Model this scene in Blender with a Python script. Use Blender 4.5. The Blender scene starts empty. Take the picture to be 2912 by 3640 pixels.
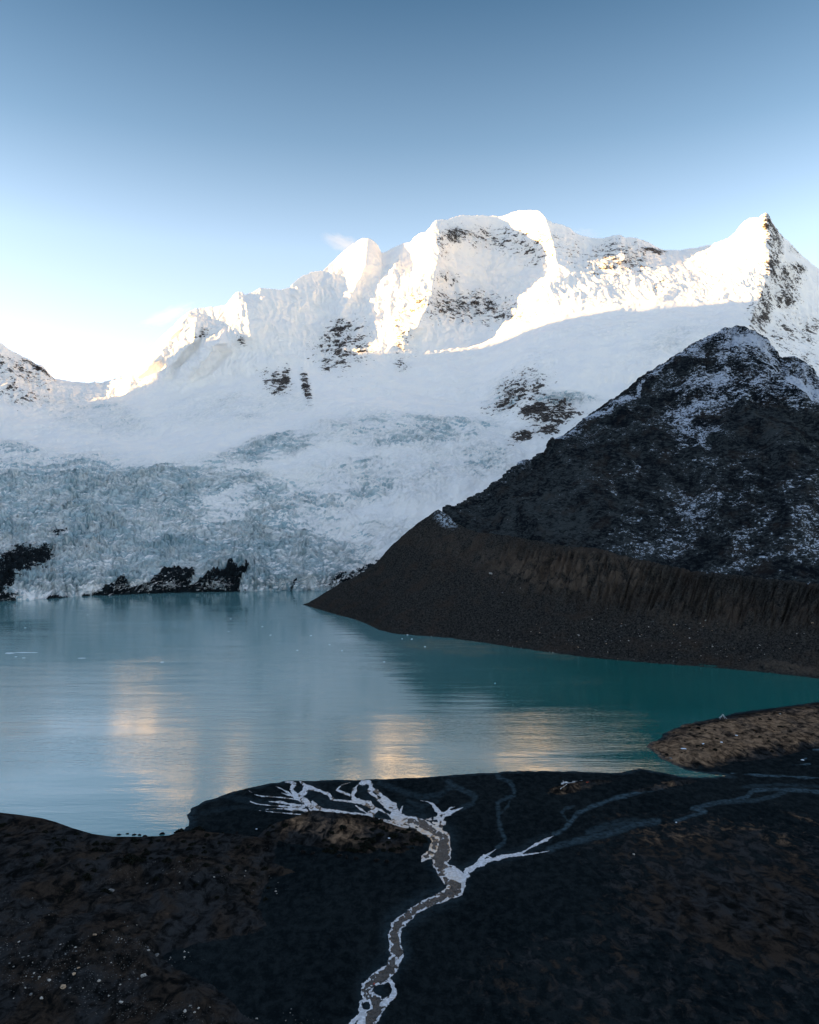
import bpy, bmesh, math, random
import numpy as np
random.seed(4); rng = np.random.default_rng(4)
F, CX, CY, H = 2831.0, 1456.0, 1820.0, 195.0      # focal in photo pixels, centre, camera height over the lake
sc = bpy.context.scene; COL = sc.collection
def pt(px, py, z=0.0):                             # survey: a sighted direction met with a known height -> world x,y
    D = (H - z) * F / (py - CY); return ((px - CX) / F * D, D, z)
# ------------------------------------------------------------------ numeric helpers
def sm(a, b, x):
    t = np.clip((x - a) / (b - a), 0, 1); return t * t * (3 - 2 * t)
def perlin(x, y, seed=0):
    xi = np.floor(x).astype(np.int64); yi = np.floor(y).astype(np.int64)
    xf = (x - xi).astype(np.float32); yf = (y - yi).astype(np.float32)
    def g(ix, iy, dx, dy):
        h = (ix * 374761393 + iy * 668265263 + seed * 974634777) & 0xffffffff
        h = ((h ^ (h >> 13)) * 1274126177) & 0xffffffff; h = h ^ (h >> 16)
        a = (h & 1023).astype(np.int32); return GX[a] * dx + GY[a] * dy
    u = xf * xf * xf * (xf * (xf * 6 - 15) + 10); v = yf * yf * yf * (yf * (yf * 6 - 15) + 10)
    n00 = g(xi, yi, xf, yf); n10 = g(xi + 1, yi, xf - 1, yf)
    n01 = g(xi, yi + 1, xf, yf - 1); n11 = g(xi + 1, yi + 1, xf - 1, yf - 1)
    a = n00 + u * (n10 - n00); b = n01 + u * (n11 - n01)
    return (a + v * (b - a)) * 1.5
_a = np.arange(1024) * 2 * math.pi / 1024; GX = np.cos(_a).astype(np.float32); GY = np.sin(_a).astype(np.float32)
def fbm(x, y, o=4, seed=0, gain=.5):
    r = 0; a = 1; f = 1
    for i in range(o): r = r + a * perlin(x * f + 17.3 * i, y * f - 9.1 * i, seed + i); a *= gain; f *= 2.03
    return r
def ridged(x, y, o=4, seed=0, gain=.5):
    r = 0; a = 1; f = 1
    for i in range(o): r = r + a * (1 - 2 * np.abs(perlin(x * f + 7.7 * i, y * f + 3.3 * i, seed + i))); a *= gain; f *= 2.07
    return r
def smooth1(A, s, axis):
    if s <= 0: return A
    r = int(3 * s); k = np.exp(-.5 * (np.arange(-r, r + 1) / s) ** 2); k /= k.sum()
    A = np.moveaxis(A, axis, -1); P = np.pad(A, [(0, 0)] * (A.ndim - 1) + [(r, r)], mode='edge')
    out = np.zeros_like(A)
    for i, w in enumerate(k): out += w * P[..., i:i + A.shape[-1]]
    return np.moveaxis(out, -1, axis)
def normals(P):
    a = np.gradient(P, axis=0); b = np.gradient(P, axis=1)
    n = np.cross(b, a); n /= np.linalg.norm(n, axis=2, keepdims=True) + 1e-9
    n[n[..., 2] < 0] *= -1; return n
def blob(X, Y, cx, cy, rx, ry, ang=0, soft=.5):       # soft ellipse
    c, s = math.cos(math.radians(ang)), math.sin(math.radians(ang))
    dx = X - cx; dy = Y - cy
    d = np.sqrt(((dx * c + dy * s) / rx) ** 2 + ((-dx * s + dy * c) / ry) ** 2)
    return 1 - sm(1 - soft, 1 + soft, d)
def segdist(X, Y, pts):                            # distance to a polyline and the running length there
    best = np.full(X.shape, 1e9); tt = np.zeros(X.shape); L = 0
    for (ax, ay), (bx, by) in zip(pts[:-1], pts[1:]):
        dx, dy = bx - ax, by - ay; l2 = dx * dx + dy * dy + 1e-9
        t = np.clip(((X - ax) * dx + (Y - ay) * dy) / l2, 0, 1)
        d = np.hypot(X - ax - t * dx, Y - ay - t * dy)
        m = d < best; best = np.where(m, d, best); tt = np.where(m, L + t, tt); L += 1
    return best, tt
def inside(X, Y, poly):
    r = np.zeros(X.shape, bool)
    for (ax, ay), (bx, by) in zip(poly, poly[1:] + poly[:1]):
        if ay == by: continue
        r ^= ((ay > Y) != (by > Y)) & (X < (bx - ax) * (Y - ay) / (by - ay) + ax)
    return r
def sdist(X, Y, poly):                             # + inside, - outside
    d, _ = segdist(X, Y, poly + poly[:1]); return np.where(inside(X, Y, poly), d, -d)
def interp(x, pairs): a = np.array(pairs, float); return np.interp(x, a[:, 0], a[:, 1])
# ------------------------------------------------------------------ mesh helpers
def tag(o, label=None, cat=None, group=None, kind=None):
    if label: o['label'] = label
    if cat: o['category'] = cat
    if group: o['group'] = group
    if kind: o['kind'] = kind
    return o
def grid_mesh(name, P, mat, attrs={}, keep=None, smooth=True):
    n, m = P.shape[:2]; idx = np.arange(n * m).reshape(n, m)
    q = np.stack([idx[:-1, :-1], idx[:-1, 1:], idx[1:, 1:], idx[1:, :-1]], -1).reshape(-1, 4)
    if keep is not None: q = q[keep.reshape(-1)]
    V = P.reshape(-1, 3); A = {k: v.reshape(-1) for k, v in attrs.items()}
    if keep is not None:
        used = np.zeros(n * m, bool); used[q.reshape(-1)] = True
        rm = np.cumsum(used) - 1; q = rm[q]; V = V[used]; A = {k: v[used] for k, v in A.items()}
    if len(q):                                     # make faces look up
        a, b, c = V[q[:, 0]], V[q[:, 1]], V[q[:, 2]]
        if np.cross(b - a, c - a)[:, 2].mean() < 0: q = q[:, ::-1]
    me = bpy.data.meshes.new(name)
    me.vertices.add(len(V)); me.vertices.foreach_set('co', V.astype(np.float32).ravel())
    me.loops.add(len(q) * 4); me.loops.foreach_set('vertex_index', q.astype(np.int32).ravel())
    me.polygons.add(len(q)); me.polygons.foreach_set('loop_start', (np.arange(len(q)) * 4).astype(np.int32))
    me.polygons.foreach_set('use_smooth', np.full(len(q), smooth))
    me.update(calc_edges=True)
    for k, v in A.items():
        at = me.attributes.new(k, 'FLOAT', 'POINT'); at.data.foreach_set('value', v.astype(np.float32))
    me.materials.append(mat); o = bpy.data.objects.new(name, me); COL.objects.link(o); return o
def bm_obj(name, bm, mat, parent=None, smooth=False):
    me = bpy.data.meshes.new(name); bm.to_mesh(me); bm.free(); me.materials.append(mat)
    if smooth: me.polygons.foreach_set('use_smooth', [True] * len(me.polygons))
    o = bpy.data.objects.new(name, me); COL.objects.link(o); o.parent = parent; return o
def tube(bm, pts, r, n=6, r2=None):
    rings = []; N = len(pts)
    for i, p in enumerate(pts):
        p = np.array(p, float); d = np.array(pts[min(i + 1, N - 1)], float) - np.array(pts[max(i - 1, 0)], float)
        d /= np.linalg.norm(d) + 1e-9; a = np.cross(d, (0, 0, 1)) if abs(d[2]) < .9 else np.cross(d, (1, 0, 0))
        a /= np.linalg.norm(a); b = np.cross(d, a); rr = r if r2 is None else r + (r2 - r) * i / (N - 1)
        rings.append([bm.verts.new(p + rr * (a * math.cos(t) + b * math.sin(t))) for t in [2 * math.pi * k / n for k in range(n)]])
    for A, B in zip(rings[:-1], rings[1:]):
        for k in range(n): bm.faces.new((A[k], A[(k + 1) % n], B[(k + 1) % n], B[k]))
    bm.faces.new(rings[0][::-1]); bm.faces.new(rings[-1])
def skin(name, verts, edges, radii, mat, parent=None, sub=2, root=0):
    me = bpy.data.meshes.new(name); me.from_pydata(verts, edges, []); o = bpy.data.objects.new(name, me); COL.objects.link(o)
    mo = o.modifiers.new('skin', 'SKIN'); mo.use_smooth_shade = True
    lay = me.skin_vertices[0] if me.skin_vertices else None
    if lay is None:
        bm = bmesh.new(); bm.from_mesh(me); bm.verts.layers.skin.verify(); bm.to_mesh(me); bm.free(); lay = me.skin_vertices[0]
    for i, r in enumerate(radii): lay.data[i].radius = (r, r) if not isinstance(r, tuple) else r; lay.data[i].use_root = (i == root)
    s = o.modifiers.new('sub', 'SUBSURF'); s.levels = sub; s.render_levels = sub
    dg = bpy.context.evaluated_depsgraph_get(); m2 = bpy.data.meshes.new_from_object(o.evaluated_get(dg))
    m2.name = name; bpy.data.objects.remove(o); bpy.data.meshes.remove(me); m2.materials.clear(); m2.materials.append(mat)
    m2.polygons.foreach_set('use_smooth', [True] * len(m2.polygons))
    o = bpy.data.objects.new(name, m2); COL.objects.link(o); o.parent = parent; return o
# ------------------------------------------------------------------ node helpers
class NT:
    def __init__(s, m):
        m.use_nodes = True; s.t = m.node_tree; s.t.nodes.clear(); s.out = s.t.nodes.new('ShaderNodeOutputMaterial')
        s.b = s.t.nodes.new('ShaderNodeBsdfPrincipled'); s.t.links.new(s.b.outputs[0], s.out.inputs[0])
        s.geo = s.t.nodes.new('ShaderNodeNewGeometry').outputs['Position']
    def n(s, typ, ins={}, **kw):
        nd = s.t.nodes.new(typ)
        for k, v in kw.items(): setattr(nd, k, v)
        for k, v in ins.items():
            if isinstance(v, bpy.types.NodeSocket): s.t.links.new(v, nd.inputs[k])
            else: nd.inputs[k].default_value = v
        return nd
    def pos(s, scale=(1, 1, 1), rot=(0, 0, 0)):
        return s.n('ShaderNodeMapping', {0: s.geo, 'Scale': scale, 'Rotation': rot}).outputs[0]
    def noise(s, sc_, det=4, rough=.55, scale3=(1, 1, 1), dist=0, rot=(0, 0, 0)):
        return s.n('ShaderNodeTexNoise', {'Vector': s.pos(scale3, rot), 'Scale': sc_, 'Detail': det, 'Roughness': rough, 'Distortion': dist}).outputs[0]
    def vor(s, sc_, scale3=(1, 1, 1), feat='F1'):
        return s.n('ShaderNodeTexVoronoi', {'Vector': s.pos(scale3), 'Scale': sc_}, feature=feat)
    def at(s, name): return s.n('ShaderNodeAttribute', attribute_name=name).outputs['Fac']
    def math(s, op, a, b=0.0, c=0.0, clamp=False):
        nd = s.t.nodes.new('ShaderNodeMath'); nd.operation = op; nd.use_clamp = clamp
        for i, v in enumerate((a, b, c)):
            if isinstance(v, bpy.types.NodeSocket): s.t.links.new(v, nd.inputs[i])
            else: nd.inputs[i].default_value = v
        return nd.outputs[0]
    def ramp(s, v, lo, hi, a=0., b=1.):
        return s.n('ShaderNodeMapRange', {'Value': v, 'From Min': lo, 'From Max': hi, 'To Min': a, 'To Max': b}, interpolation_type='SMOOTHSTEP').outputs[0]
    def mix(s, f, a, b):
        nd = s.t.nodes.new('ShaderNodeMix'); nd.data_type = 'RGBA'
        for i, v in ((0, f), (6, a), (7, b)):
            if isinstance(v, bpy.types.NodeSocket): s.t.links.new(v, nd.inputs[i])
            else: nd.inputs[i].default_value = v if i == 0 else (*v, 1)
        return nd.outputs[2]
    def bump(s, h, dist, strength=1.):
        nd = s.n('ShaderNodeBump', {'Height': h, 'Distance': dist, 'Strength': strength}); return nd.outputs[0]
    def set(s, **kw):
        for k, v in kw.items():
            k = k.replace('_', ' ')
            if isinstance(v, bpy.types.NodeSocket): s.t.links.new(v, s.b.inputs[k])
            else: s.b.inputs[k].default_value = (*v, 1) if isinstance(v, tuple) else v
def M(name): m = bpy.data.materials.new(name); return m, NT(m)
def plain(name, col, rough=.8, var=.25, sc_=3.0, bumpd=.05):
    m, t = M(name); n = t.noise(sc_, 4)
    t.set(Base_Color=t.mix(t.ramp(n, .35, .65), tuple(c * (1 - var) for c in col), tuple(min(1, c * (1 + var)) for c in col)), Roughness=rough, Normal=t.bump(n, bumpd), Specular_IOR_Level=.1)
    return m
# snow, glacier ice and rock
m_snow, t = M('snow_rock_and_ice')
big = t.noise(.012, 5, .6); strat = t.noise(.036, 8, .68, (.6, .7, 1.35), 1.1, (0, .6, 0)); fine = t.noise(.12, 5, .65, (.8, .8, 1.3), .5, (0, -.5, 0))
rk = t.math('ADD', t.math('MULTIPLY', strat, .72), t.math('MULTIPLY', fine, .28))
thr = t.math('MULTIPLY_ADD', t.at('rock'), -.27, .640)
rockf = t.math('MULTIPLY', t.ramp(t.math('SUBTRACT', rk, thr), -.008, .018), t.ramp(t.at('rock'), .03, .12))
icn = t.noise(.022, 7, .60, (.6, .8, 2.2), 1.5); icn2 = t.noise(.006, 4, .6)
icv = t.math('ADD', t.at('ice'), t.math('ADD', t.math('MULTIPLY', t.math('SUBTRACT', icn, .5), 1.1), t.math('MULTIPLY', t.math('SUBTRACT', icn2, .5), .5)))
icef = t.math('MULTIPLY', t.math('MULTIPLY', t.ramp(icv, .38, .46), t.ramp(t.at('ice'), .02, .18)), .92)
snowc = t.mix(t.ramp(big, .35, .65), (.83, .83, .835), (.88, .865, .84))
icec = t.mix(t.ramp(t.noise(.015, 4, .6), .38, .62), (.40, .54, .60), (.68, .73, .74))
rockc = t.mix(t.ramp(fine, .38, .60), (.016, .017, .022), (.115, .10, .09))
rockc = t.mix(t.at('shore'), rockc, t.mix(t.ramp(fine, .4, .7), (.004, .009, .014), (.02, .035, .045)))
c = t.mix(icef, snowc, icec); c = t.mix(t.math('MULTIPLY', t.at('crack'), .85), c, (.12, .26, .32)); c = t.mix(rockf, c, rockc)
bh = t.math('ADD', t.math('MULTIPLY', t.noise(.06, 10, .76, (1, 1, 1.4), .8), t.math('MULTIPLY_ADD', t.at('ice'), 5., 2.0)), t.math('MULTIPLY', t.math('MULTIPLY', rk, t.at('rock')), 22.))
t.set(Base_Color=c, Roughness=t.math('MULTIPLY_ADD', rockf, .15, .7), Normal=t.bump(bh, 1.0, 1.0), Specular_IOR_Level=.2)
# dark hill with speckled snow
m_hill, t = M('dark_scree_with_snow')
n1 = t.noise(.11, 8, .68, (.8, .8, 1.6), .9); n2 = t.noise(.02, 5, .6); n3 = t.noise(.32, 4, .6, (.7, .7, 1.8), .5)
n4 = t.noise(.012, 6, .6, (1, 1, .5), 1.0, (0, .6, 0))
sv = t.math('ADD', t.math('MULTIPLY', n1, .6), t.math('MULTIPLY', n3, .4))
thr = t.math('MULTIPLY_ADD', t.math('ADD', t.at('snow'), t.math('MULTIPLY', t.math('SUBTRACT', t.ramp(n4, .4, .6), .35), .34)), -.34, .632)
sf = t.ramp(t.math('SUBTRACT', sv, thr), -.005, .045)
base = t.mix(t.ramp(t.math('ADD', t.math('MULTIPLY', n1, .6), t.math('MULTIPLY', n4, .4)), .42, .58), (.006, .0085, .012), (.042, .051, .055))
base = t.mix(t.math('MULTIPLY', t.ramp(n2, .5, .7), .45), base, (.036, .029, .025))
t.set(Base_Color=t.mix(sf, base, (.42, .48, .58)), Roughness=.9, Normal=t.bump(sv, 6.0), Specular_IOR_Level=0.)
# moraine
m_mor, t = M('dark_moraine_gravel')
n1 = t.noise(.35, 8, .7); n2 = t.noise(.02, 5, .6); n3 = t.noise(.07, 7, .7, (1, .8, .6), .6)
base = t.mix(t.ramp(n1, .38, .62), (.010, .0115, .013), (.050, .049, .046))
base = t.mix(t.math('MULTIPLY', t.at('brown'), t.ramp(n3, .38, .62)), base, (.125, .098, .078))
base = t.mix(t.math('MULTIPLY', t.ramp(n2, .48, .66), .4), base, (.052, .038, .030))
sp = t.vor(.55); spk = t.math('MULTIPLY', t.ramp(sp.outputs['Distance'], .16, .08), t.ramp(t.noise(.06, 4), .52, .66))
base = t.mix(t.math('MULTIPLY', spk, t.at('stony')), base, (.15, .145, .14))
base = t.mix(t.math('MULTIPLY', t.at('snow'), t.ramp(t.noise(.2, 6, .7), .47, .58)), base, (.42, .5, .6))
t.set(Base_Color=base, Roughness=.9, Normal=t.bump(t.math('ADD', n1, t.math('MULTIPLY', n3, 2.)), 2.4), Specular_IOR_Level=0.)
# foreground ground
m_gnd, t = M('black_gravel_and_dry_turf')
n1 = t.noise(.9, 8, .7); n2 = t.noise(.045, 6, .65, (1, .6, 1), .5); n3 = t.noise(.16, 7, .7, (1, .7, 1), .6)
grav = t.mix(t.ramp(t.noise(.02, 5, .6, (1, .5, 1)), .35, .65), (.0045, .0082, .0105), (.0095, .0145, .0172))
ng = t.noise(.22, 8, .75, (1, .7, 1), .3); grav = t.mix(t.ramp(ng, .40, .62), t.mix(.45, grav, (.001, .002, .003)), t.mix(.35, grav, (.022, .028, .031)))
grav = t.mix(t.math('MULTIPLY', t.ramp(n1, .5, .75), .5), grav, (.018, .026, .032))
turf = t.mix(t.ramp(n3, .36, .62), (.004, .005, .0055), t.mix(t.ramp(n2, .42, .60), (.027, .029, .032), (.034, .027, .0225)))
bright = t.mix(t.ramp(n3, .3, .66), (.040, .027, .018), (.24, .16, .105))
tf = t.math('MULTIPLY', t.at('turf'), 1.0, clamp=True)
edge = t.ramp(t.math('ADD', tf, t.math('MULTIPLY', t.math('SUBTRACT', n3, .5), .9)), .40, .56)
c = t.mix(edge, grav, turf)
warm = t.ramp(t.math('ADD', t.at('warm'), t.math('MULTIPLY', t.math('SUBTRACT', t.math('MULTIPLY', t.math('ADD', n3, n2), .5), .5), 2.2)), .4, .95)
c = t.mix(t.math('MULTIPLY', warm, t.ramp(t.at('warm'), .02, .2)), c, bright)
c = t.mix(t.math('MULTIPLY', t.at('damp'), t.ramp(t.noise(.3, 6, .65), .25, .7)), c, (.055, .095, .125))
sp = t.vor(.9); spk = t.math('MULTIPLY', t.ramp(sp.outputs['Distance'], .24, .12), t.ramp(t.math('ADD', t.noise(.07, 5, .65), t.math('MULTIPLY', t.at('stony'), .22)), .60, .74))
c = t.mix(t.math('MULTIPLY', spk, t.ramp(t.at('stony'), .05, .5)), c, t.mix(t.ramp(t.noise(.6, 2), .4, .6), (.06, .07, .075), (.16, .15, .14)))
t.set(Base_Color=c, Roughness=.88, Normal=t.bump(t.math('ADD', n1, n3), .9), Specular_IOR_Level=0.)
# lake
m_lake, t = M('lake_water')
calm = t.ramp(t.noise(.004, 3, .5, (.5, 1.6, 1), .6), .42, .60)
w1 = t.noise(.045, 3, .5, (.2, 1.0, 1)); w2 = t.noise(.45, 3, .6, (.22, 1, 1)); w3 = t.noise(1.6, 2, .5, (.3, 1, 1))
hgt = t.math('ADD', t.math('MULTIPLY', w1, .40), t.math('ADD', t.math('MULTIPLY', w2, t.math('MULTIPLY_ADD', calm, .13, .05)), t.math('MULTIPLY', w3, .02)))
sed = t.math('MULTIPLY', t.at('silt'), t.ramp(t.noise(.03, 6, .65, (.35, 1.6, 1), 2.5), .45, .62))
col = t.mix(t.ramp(t.noise(.003, 4, .6), .35, .65), (.002, .098, .092), (.005, .118, .112))
col = t.mix(t.at('milky_reflect'), col, (.11, .245, .27))  # paler water: sediment plus mountain and sky reflection put into the colour
t.set(Base_Color=t.mix(sed, col, (.22, .24, .19)), Roughness=.055, IOR=2.35, Normal=t.bump(hgt, 1.0, 1.0))
# river: flowing water in the middle, ice along the sides
m_riv, t = M('stream_water_and_ice')
n1 = t.noise(.7, 6, .65); n2 = t.noise(.13, 7, .65, (1, .7, 1), 1.0)
icy = t.ramp(t.math('ADD', t.at('ice'), t.math('MULTIPLY', t.math('SUBTRACT', n2, .5), 2.6)), .40, .58)
c = t.mix(icy, t.mix(t.ramp(n1, .4, .62), (.008, .009, .010), (.05, .05, .052)), t.mix(t.ramp(n1, .35, .65), (.34, .36, .40), (.62, .65, .72)))
c = t.mix(t.math('MULTIPLY', t.at('tan'), .8), c, t.mix(t.ramp(n2, .4, .6), (.62, .40, .22), (.70, .54, .38)))
t.set(Base_Color=c, Roughness=t.math('MULTIPLY_ADD', icy, .3, .14), Normal=t.bump(n1, .6), IOR=1.33)
m_rock = plain('pale_boulder_stone', (.30, .29, .275), .85, .35, 1.5, .1)
m_rockt = plain('tan_boulder_stone', (.32, .24, .17), .85, .35, 1.5, .1)
m_rockd = plain('grey_boulder_stone', (.12, .125, .13), .85, .35, 1.5, .1)
m_ice = plain('floating_ice', (.55, .64, .70), .35, .15, 1, .05)
m_patch = plain('snow_patch', (.55, .63, .74), .7, .15, 1, .05)
m_bush = plain('dark_shrub_leaves', (.006, .008, .006), .9, .4, 6, .02)
m_yak = plain('black_shaggy_hair', (.006, .006, .007), .95, .4, 12, .04)
m_horn = plain('pale_horn', (.18, .17, .15), .5, .1, 5, .005)
m_flag = plain('white_prayer_cloth', (.62, .64, .68), .85, .1, 4, .02)
m_fred = plain('red_prayer_cloth', (.42, .07, .03), .85, .2, 4, .02)
m_pole = plain('weathered_pole', (.28, .27, .26), .8, .2, 5, .01)
m_jack = plain('red_jacket', (.30, .012, .012), .8, .15, 8, .01)
m_trou = plain('dark_trousers', (.015, .015, .02), .85, .2, 8, .01)
m_skin = plain('skin', (.42, .25, .18), .6, .05, 8, .0)
m_hair = plain('dark_hair', (.01, .008, .007), .8, .2, 8, .005)
# ================================================================== SNOW MOUNTAIN with its glacier
px = np.concatenate([np.linspace(-900, -30, 130, endpoint=False), np.linspace(-30, 2942, 1180), np.linspace(2950, 3700, 110)])
def ct(py, d): return smooth1(interp(px, py)[None], 14, 1)[0], smooth1(interp(px, d)[None], 20, 1)[0]
sky_py = [(-900, 900), (-500, 1030), (-150, 1130), (0, 1219), (30, 1241), (101, 1278), (130, 1300), (150, 1303), (194, 1345), (253, 1356), (363, 1363), (415, 1352), (439, 1342), (481, 1300), (520, 1255), (557, 1215), (616, 1165), (650, 1127), (675, 1106), (700, 1098), (743, 1094), (785, 1090), (810, 1080), (844, 1040), (858, 1038), (870, 1050), (900, 1040), (925, 1026), (960, 1028), (1000, 1032), (1030, 1023), (1055, 995), (1080, 979), (1120, 966), (1148, 965), (1180, 935), (1215, 903), (1245, 880), (1274, 857), (1290, 849), (1312, 849), (1330, 862), (1342, 874), (1352, 895), (1359, 902), (1380, 893), (1401, 881), (1440, 866), (1460, 864), (1480, 840), (1494, 830), (1515, 826), (1528, 812), (1545, 788), (1553, 785), (1587, 785), (1610, 776), (1637, 768), (1700, 766), (1789, 770), (1820, 758), (1848, 751), (1907, 749), (1922, 756), (1933, 768), (1945, 785), (1958, 793), (2000, 800), (2026, 814), (2045, 830), (2076, 841), (2110, 848), (2144, 849), (2180, 838), (2200, 836), (2225, 845), (2262, 847), (2300, 860), (2338, 881), (2360, 891), (2414, 890), (2470, 882), (2532, 869), (2590, 848), (2616, 827), (2635, 800), (2650, 785), (2665, 776), (2684, 773), (2700, 776), (2712, 764), (2722, 759), (2730, 765), (2743, 793), (2758, 815), (2768, 830), (2790, 850), (2815, 870), (2836, 895), (2870, 925), (2912, 959), (3100, 1110), (3700, 1400)]
sh_py = interp(px, [(-900, 2215), (0, 2138), (100, 2132), (200, 2126), (300, 2118), (420, 2114), (600, 2107), (800, 2103), (1000, 2100), (1200, 2099), (3700, 2099)]) + 3 * perlin(px / 45, px * 0, 5) + 1.5 * perlin(px / 14, px * 0, 6)
shD = H * F / (sh_py - CY)
C = []
C.append((None, shD - 12, -14))                                     # under water
C.append((None, shD, 0.4))
C.append(ct([(-900, 2100), (0, 2075), (100, 2065), (300, 2072), (450, 2058), (700, 2060), (900, 2062), (1100, 2050), (1300, 2030), (3700, 2000)],
            [(-900, 1500), (0, 1800), (300, 1870), (600, 1940), (900, 1985), (1000, 1978), (1150, 1985), (1300, 2030), (3700, 2050)]))
C.append(ct([(-900, 1900), (0, 1905), (150, 1930), (300, 1900), (500, 1900), (700, 1905), (900, 1890), (1200, 1880), (1500, 1830), (3700, 1820)],
            [(-900, 1850), (0, 2050), (400, 2130), (900, 2190), (1200, 2200), (1500, 2200), (3700, 2250)]))
C.append(ct([(-900, 1720), (0, 1700), (200, 1690), (400, 1668), (600, 1650), (800, 1625), (1000, 1585), (1150, 1530), (1300, 1492), (1450, 1480), (1650, 1490), (1800, 1540), (2000, 1560), (3700, 1560)],
            [(-900, 2350), (0, 2450), (500, 2550), (1000, 2650), (1300, 2800), (1600, 2900), (1800, 2850), (2200, 2750), (3700, 2700)]))
C.append(ct([(-900, 1600), (0, 1600), (200, 1575), (400, 1590), (600, 1560), (800, 1520), (1000, 1480), (1200, 1415), (1400, 1400), (1600, 1400), (1720, 1400), (1850, 1360), (2000, 1330), (2300, 1250), (2600, 1210), (2750, 1260), (2912, 1330), (3700, 1400)],
            [(-900, 3000), (0, 3050), (600, 3200), (900, 3200), (1200, 3350), (1500, 3400), (1700, 3350), (1850, 3100), (2000, 3050), (2300, 3150), (2600, 3250), (2912, 3200), (3700, 3100)]))
C.append(ct([(-900, 1430), (0, 1450), (200, 1460), (400, 1420), (600, 1390), (800, 1360), (950, 1330), (1100, 1310), (1300, 1285), (1500, 1265), (1700, 1215), (1900, 1130), (2100, 1090), (2400, 1060), (2600, 1070), (2700, 1110), (2912, 1200), (3700, 1400)],
            [(-900, 3500), (0, 3600), (300, 3730), (600, 3690), (800, 3680), (1000, 3690), (1300, 3720), (1500, 3730), (1700, 3850), (1900, 3800), (2100, 3750), (2400, 3800), (2600, 3750), (2700, 3720), (2912, 3900), (3700, 3900)]))
C.append(ct([(-900, 1250), (0, 1330), (130, 1370), (250, 1400), (400, 1375), (520, 1320), (650, 1240), (800, 1200), (950, 1170), (1100, 1130), (1300, 1060), (1500, 1050), (1620, 1045), (1750, 1035), (1900, 1000), (2050, 970), (2300, 960), (2500, 960), (2650, 930), (2740, 960), (2912, 1080), (3700, 1300)],
            [(-900, 3800), (0, 3900), (250, 4000), (400, 3960), (520, 3850), (650, 3770), (750, 3740), (900, 3800), (1050, 3950), (1150, 4110), (1300, 4230), (1450, 4130), (1540, 4090), (1620, 4190), (1750, 4330), (1900, 4250), (1980, 4160), (2200, 4200), (2500, 4200), (2650, 4070), (2735, 3980), (2912, 4250), (3700, 4300)]))
spy = interp(px, sky_py) + 2.2 * perlin(px / 18, px * 0, 9) + 1.5 * perlin(px / 7, px * 0, 10)
C.append((spy, smooth1(interp(px, [(-900, 4100), (0, 4050), (200, 4150), (360, 4190), (450, 4130), (560, 4020), (680, 3930), (850, 3940), (1000, 4020), (1120, 4230), (1200, 4380), (1310, 4380), (1400, 4450), (1540, 4330), (1600, 4420), (1750, 4560), (1880, 4500), (1940, 4430), (2100, 4500), (2350, 4600), (2500, 4550), (2650, 4350), (2725, 4250), (2800, 4380), (2912, 4560), (3700, 4700)])[None], 8, 1)[0]))
rows = [6, 34, 110, 170, 120, 120, 110, 150]
curves = []
for k in C:
    if k[0] is None: curves.append((np.broadcast_to(k[1], px.shape), np.full(px.shape, float(k[2]))))
    else: curves.append((k[1], H + (CY - k[0]) / F * k[1]))
D = []; Z = []; Q = []
for k, n in enumerate(rows):
    (d0, z0), (d1, z1) = curves[k], curves[k + 1]
    for i in range(n + (k == len(rows) - 1)):
        f = i / n; D.append(d0 + (d1 - d0) * f); Z.append(z0 + (z1 - z0) * f); Q.append(k + f)
D = np.array(D); Z = np.array(Z); Q = np.array(Q)[:, None] * np.ones(px.shape)[None]
Ds, Zs = smooth1(D, 16, 0), smooth1(Z, 16, 0)
w = sm(2.6, 3.6, Q) * (1 - sm(7.5, 7.95, Q)); D = D + (Ds - D) * w; Z = Z + (Zs - Z) * w
PX = np.broadcast_to(px, D.shape); PY = CY - (Z - H) * F / D
face = sm(5.7, 6.5, Q)
def rib(pts, amp, wl, wr):                          # a spur standing out from the face, falling off unevenly to each side
    global D, Z
    ys = [p[1] for p in pts]; xs = [p[0] for p in pts]; o = np.argsort(ys)
    cx = np.interp(PY, np.array(ys)[o], np.array(xs)[o]); dx = PX - cx
    g = np.where(dx < 0, np.exp(-np.abs(dx) / wl), np.exp(-np.abs(dx) / wr))
    tp = sm(ys[o[0]] - 25, ys[o[0]] + 50, PY) * (1 - sm(ys[o[-1]] - 90, ys[o[-1]] + 30, PY))
    nd = D - amp * g * tp; r = nd / D; Z = H + (Z - H) * r; D = nd
rib([(1553, 785), (1570, 870), (1545, 960), (1530, 1060), (1450, 1240)], 150, 190, 60)
rib([(1930, 750), (1965, 860), (1985, 960), (1900, 1100)], 130, 70, 160)
rib([(2722, 755), (2735, 860), (2740, 960), (2700, 1050), (2670, 1130), (2640, 1250)], 200, 260, 60)
rib([(1310, 840), (1300, 950), (1240, 1070), (1190, 1160)], 90, 110, 45)
rib([(1430, 870), (1400, 980), (1380, 1120)], 60, 70, 40)
rib([(675, 1100), (640, 1180), (560, 1290), (470, 1370)], 110, 120, 36)
rib([(700, 1130), (690, 1220), (620, 1300), (600, 1370)], 70, 50, 26)
rib([(790, 1180), (770, 1250), (690, 1340), (660, 1380)], 80, 46, 30)
rib([(865, 1040), (880, 1120), (900, 1250)], 60, 60, 60)
rib([(2200, 835), (2230, 900), (2180, 990)], 60, 80, 50)
rib([(2340, 985), (2400, 1010), (2330, 1090)], 55, 50, 60)
P = np.stack([(PX - CX) / F * D, D, Z], -1)
dl = np.linalg.norm(np.diff(P, axis=0), axis=2); T = np.vstack([np.zeros((1, len(px))), np.cumsum(dl, 0)])
S = PX * 1.25; wx = 35 * fbm(S / 160, T / 160, 3, 31); wy = 35 * fbm(S / 160, T / 160, 3, 35)
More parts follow.
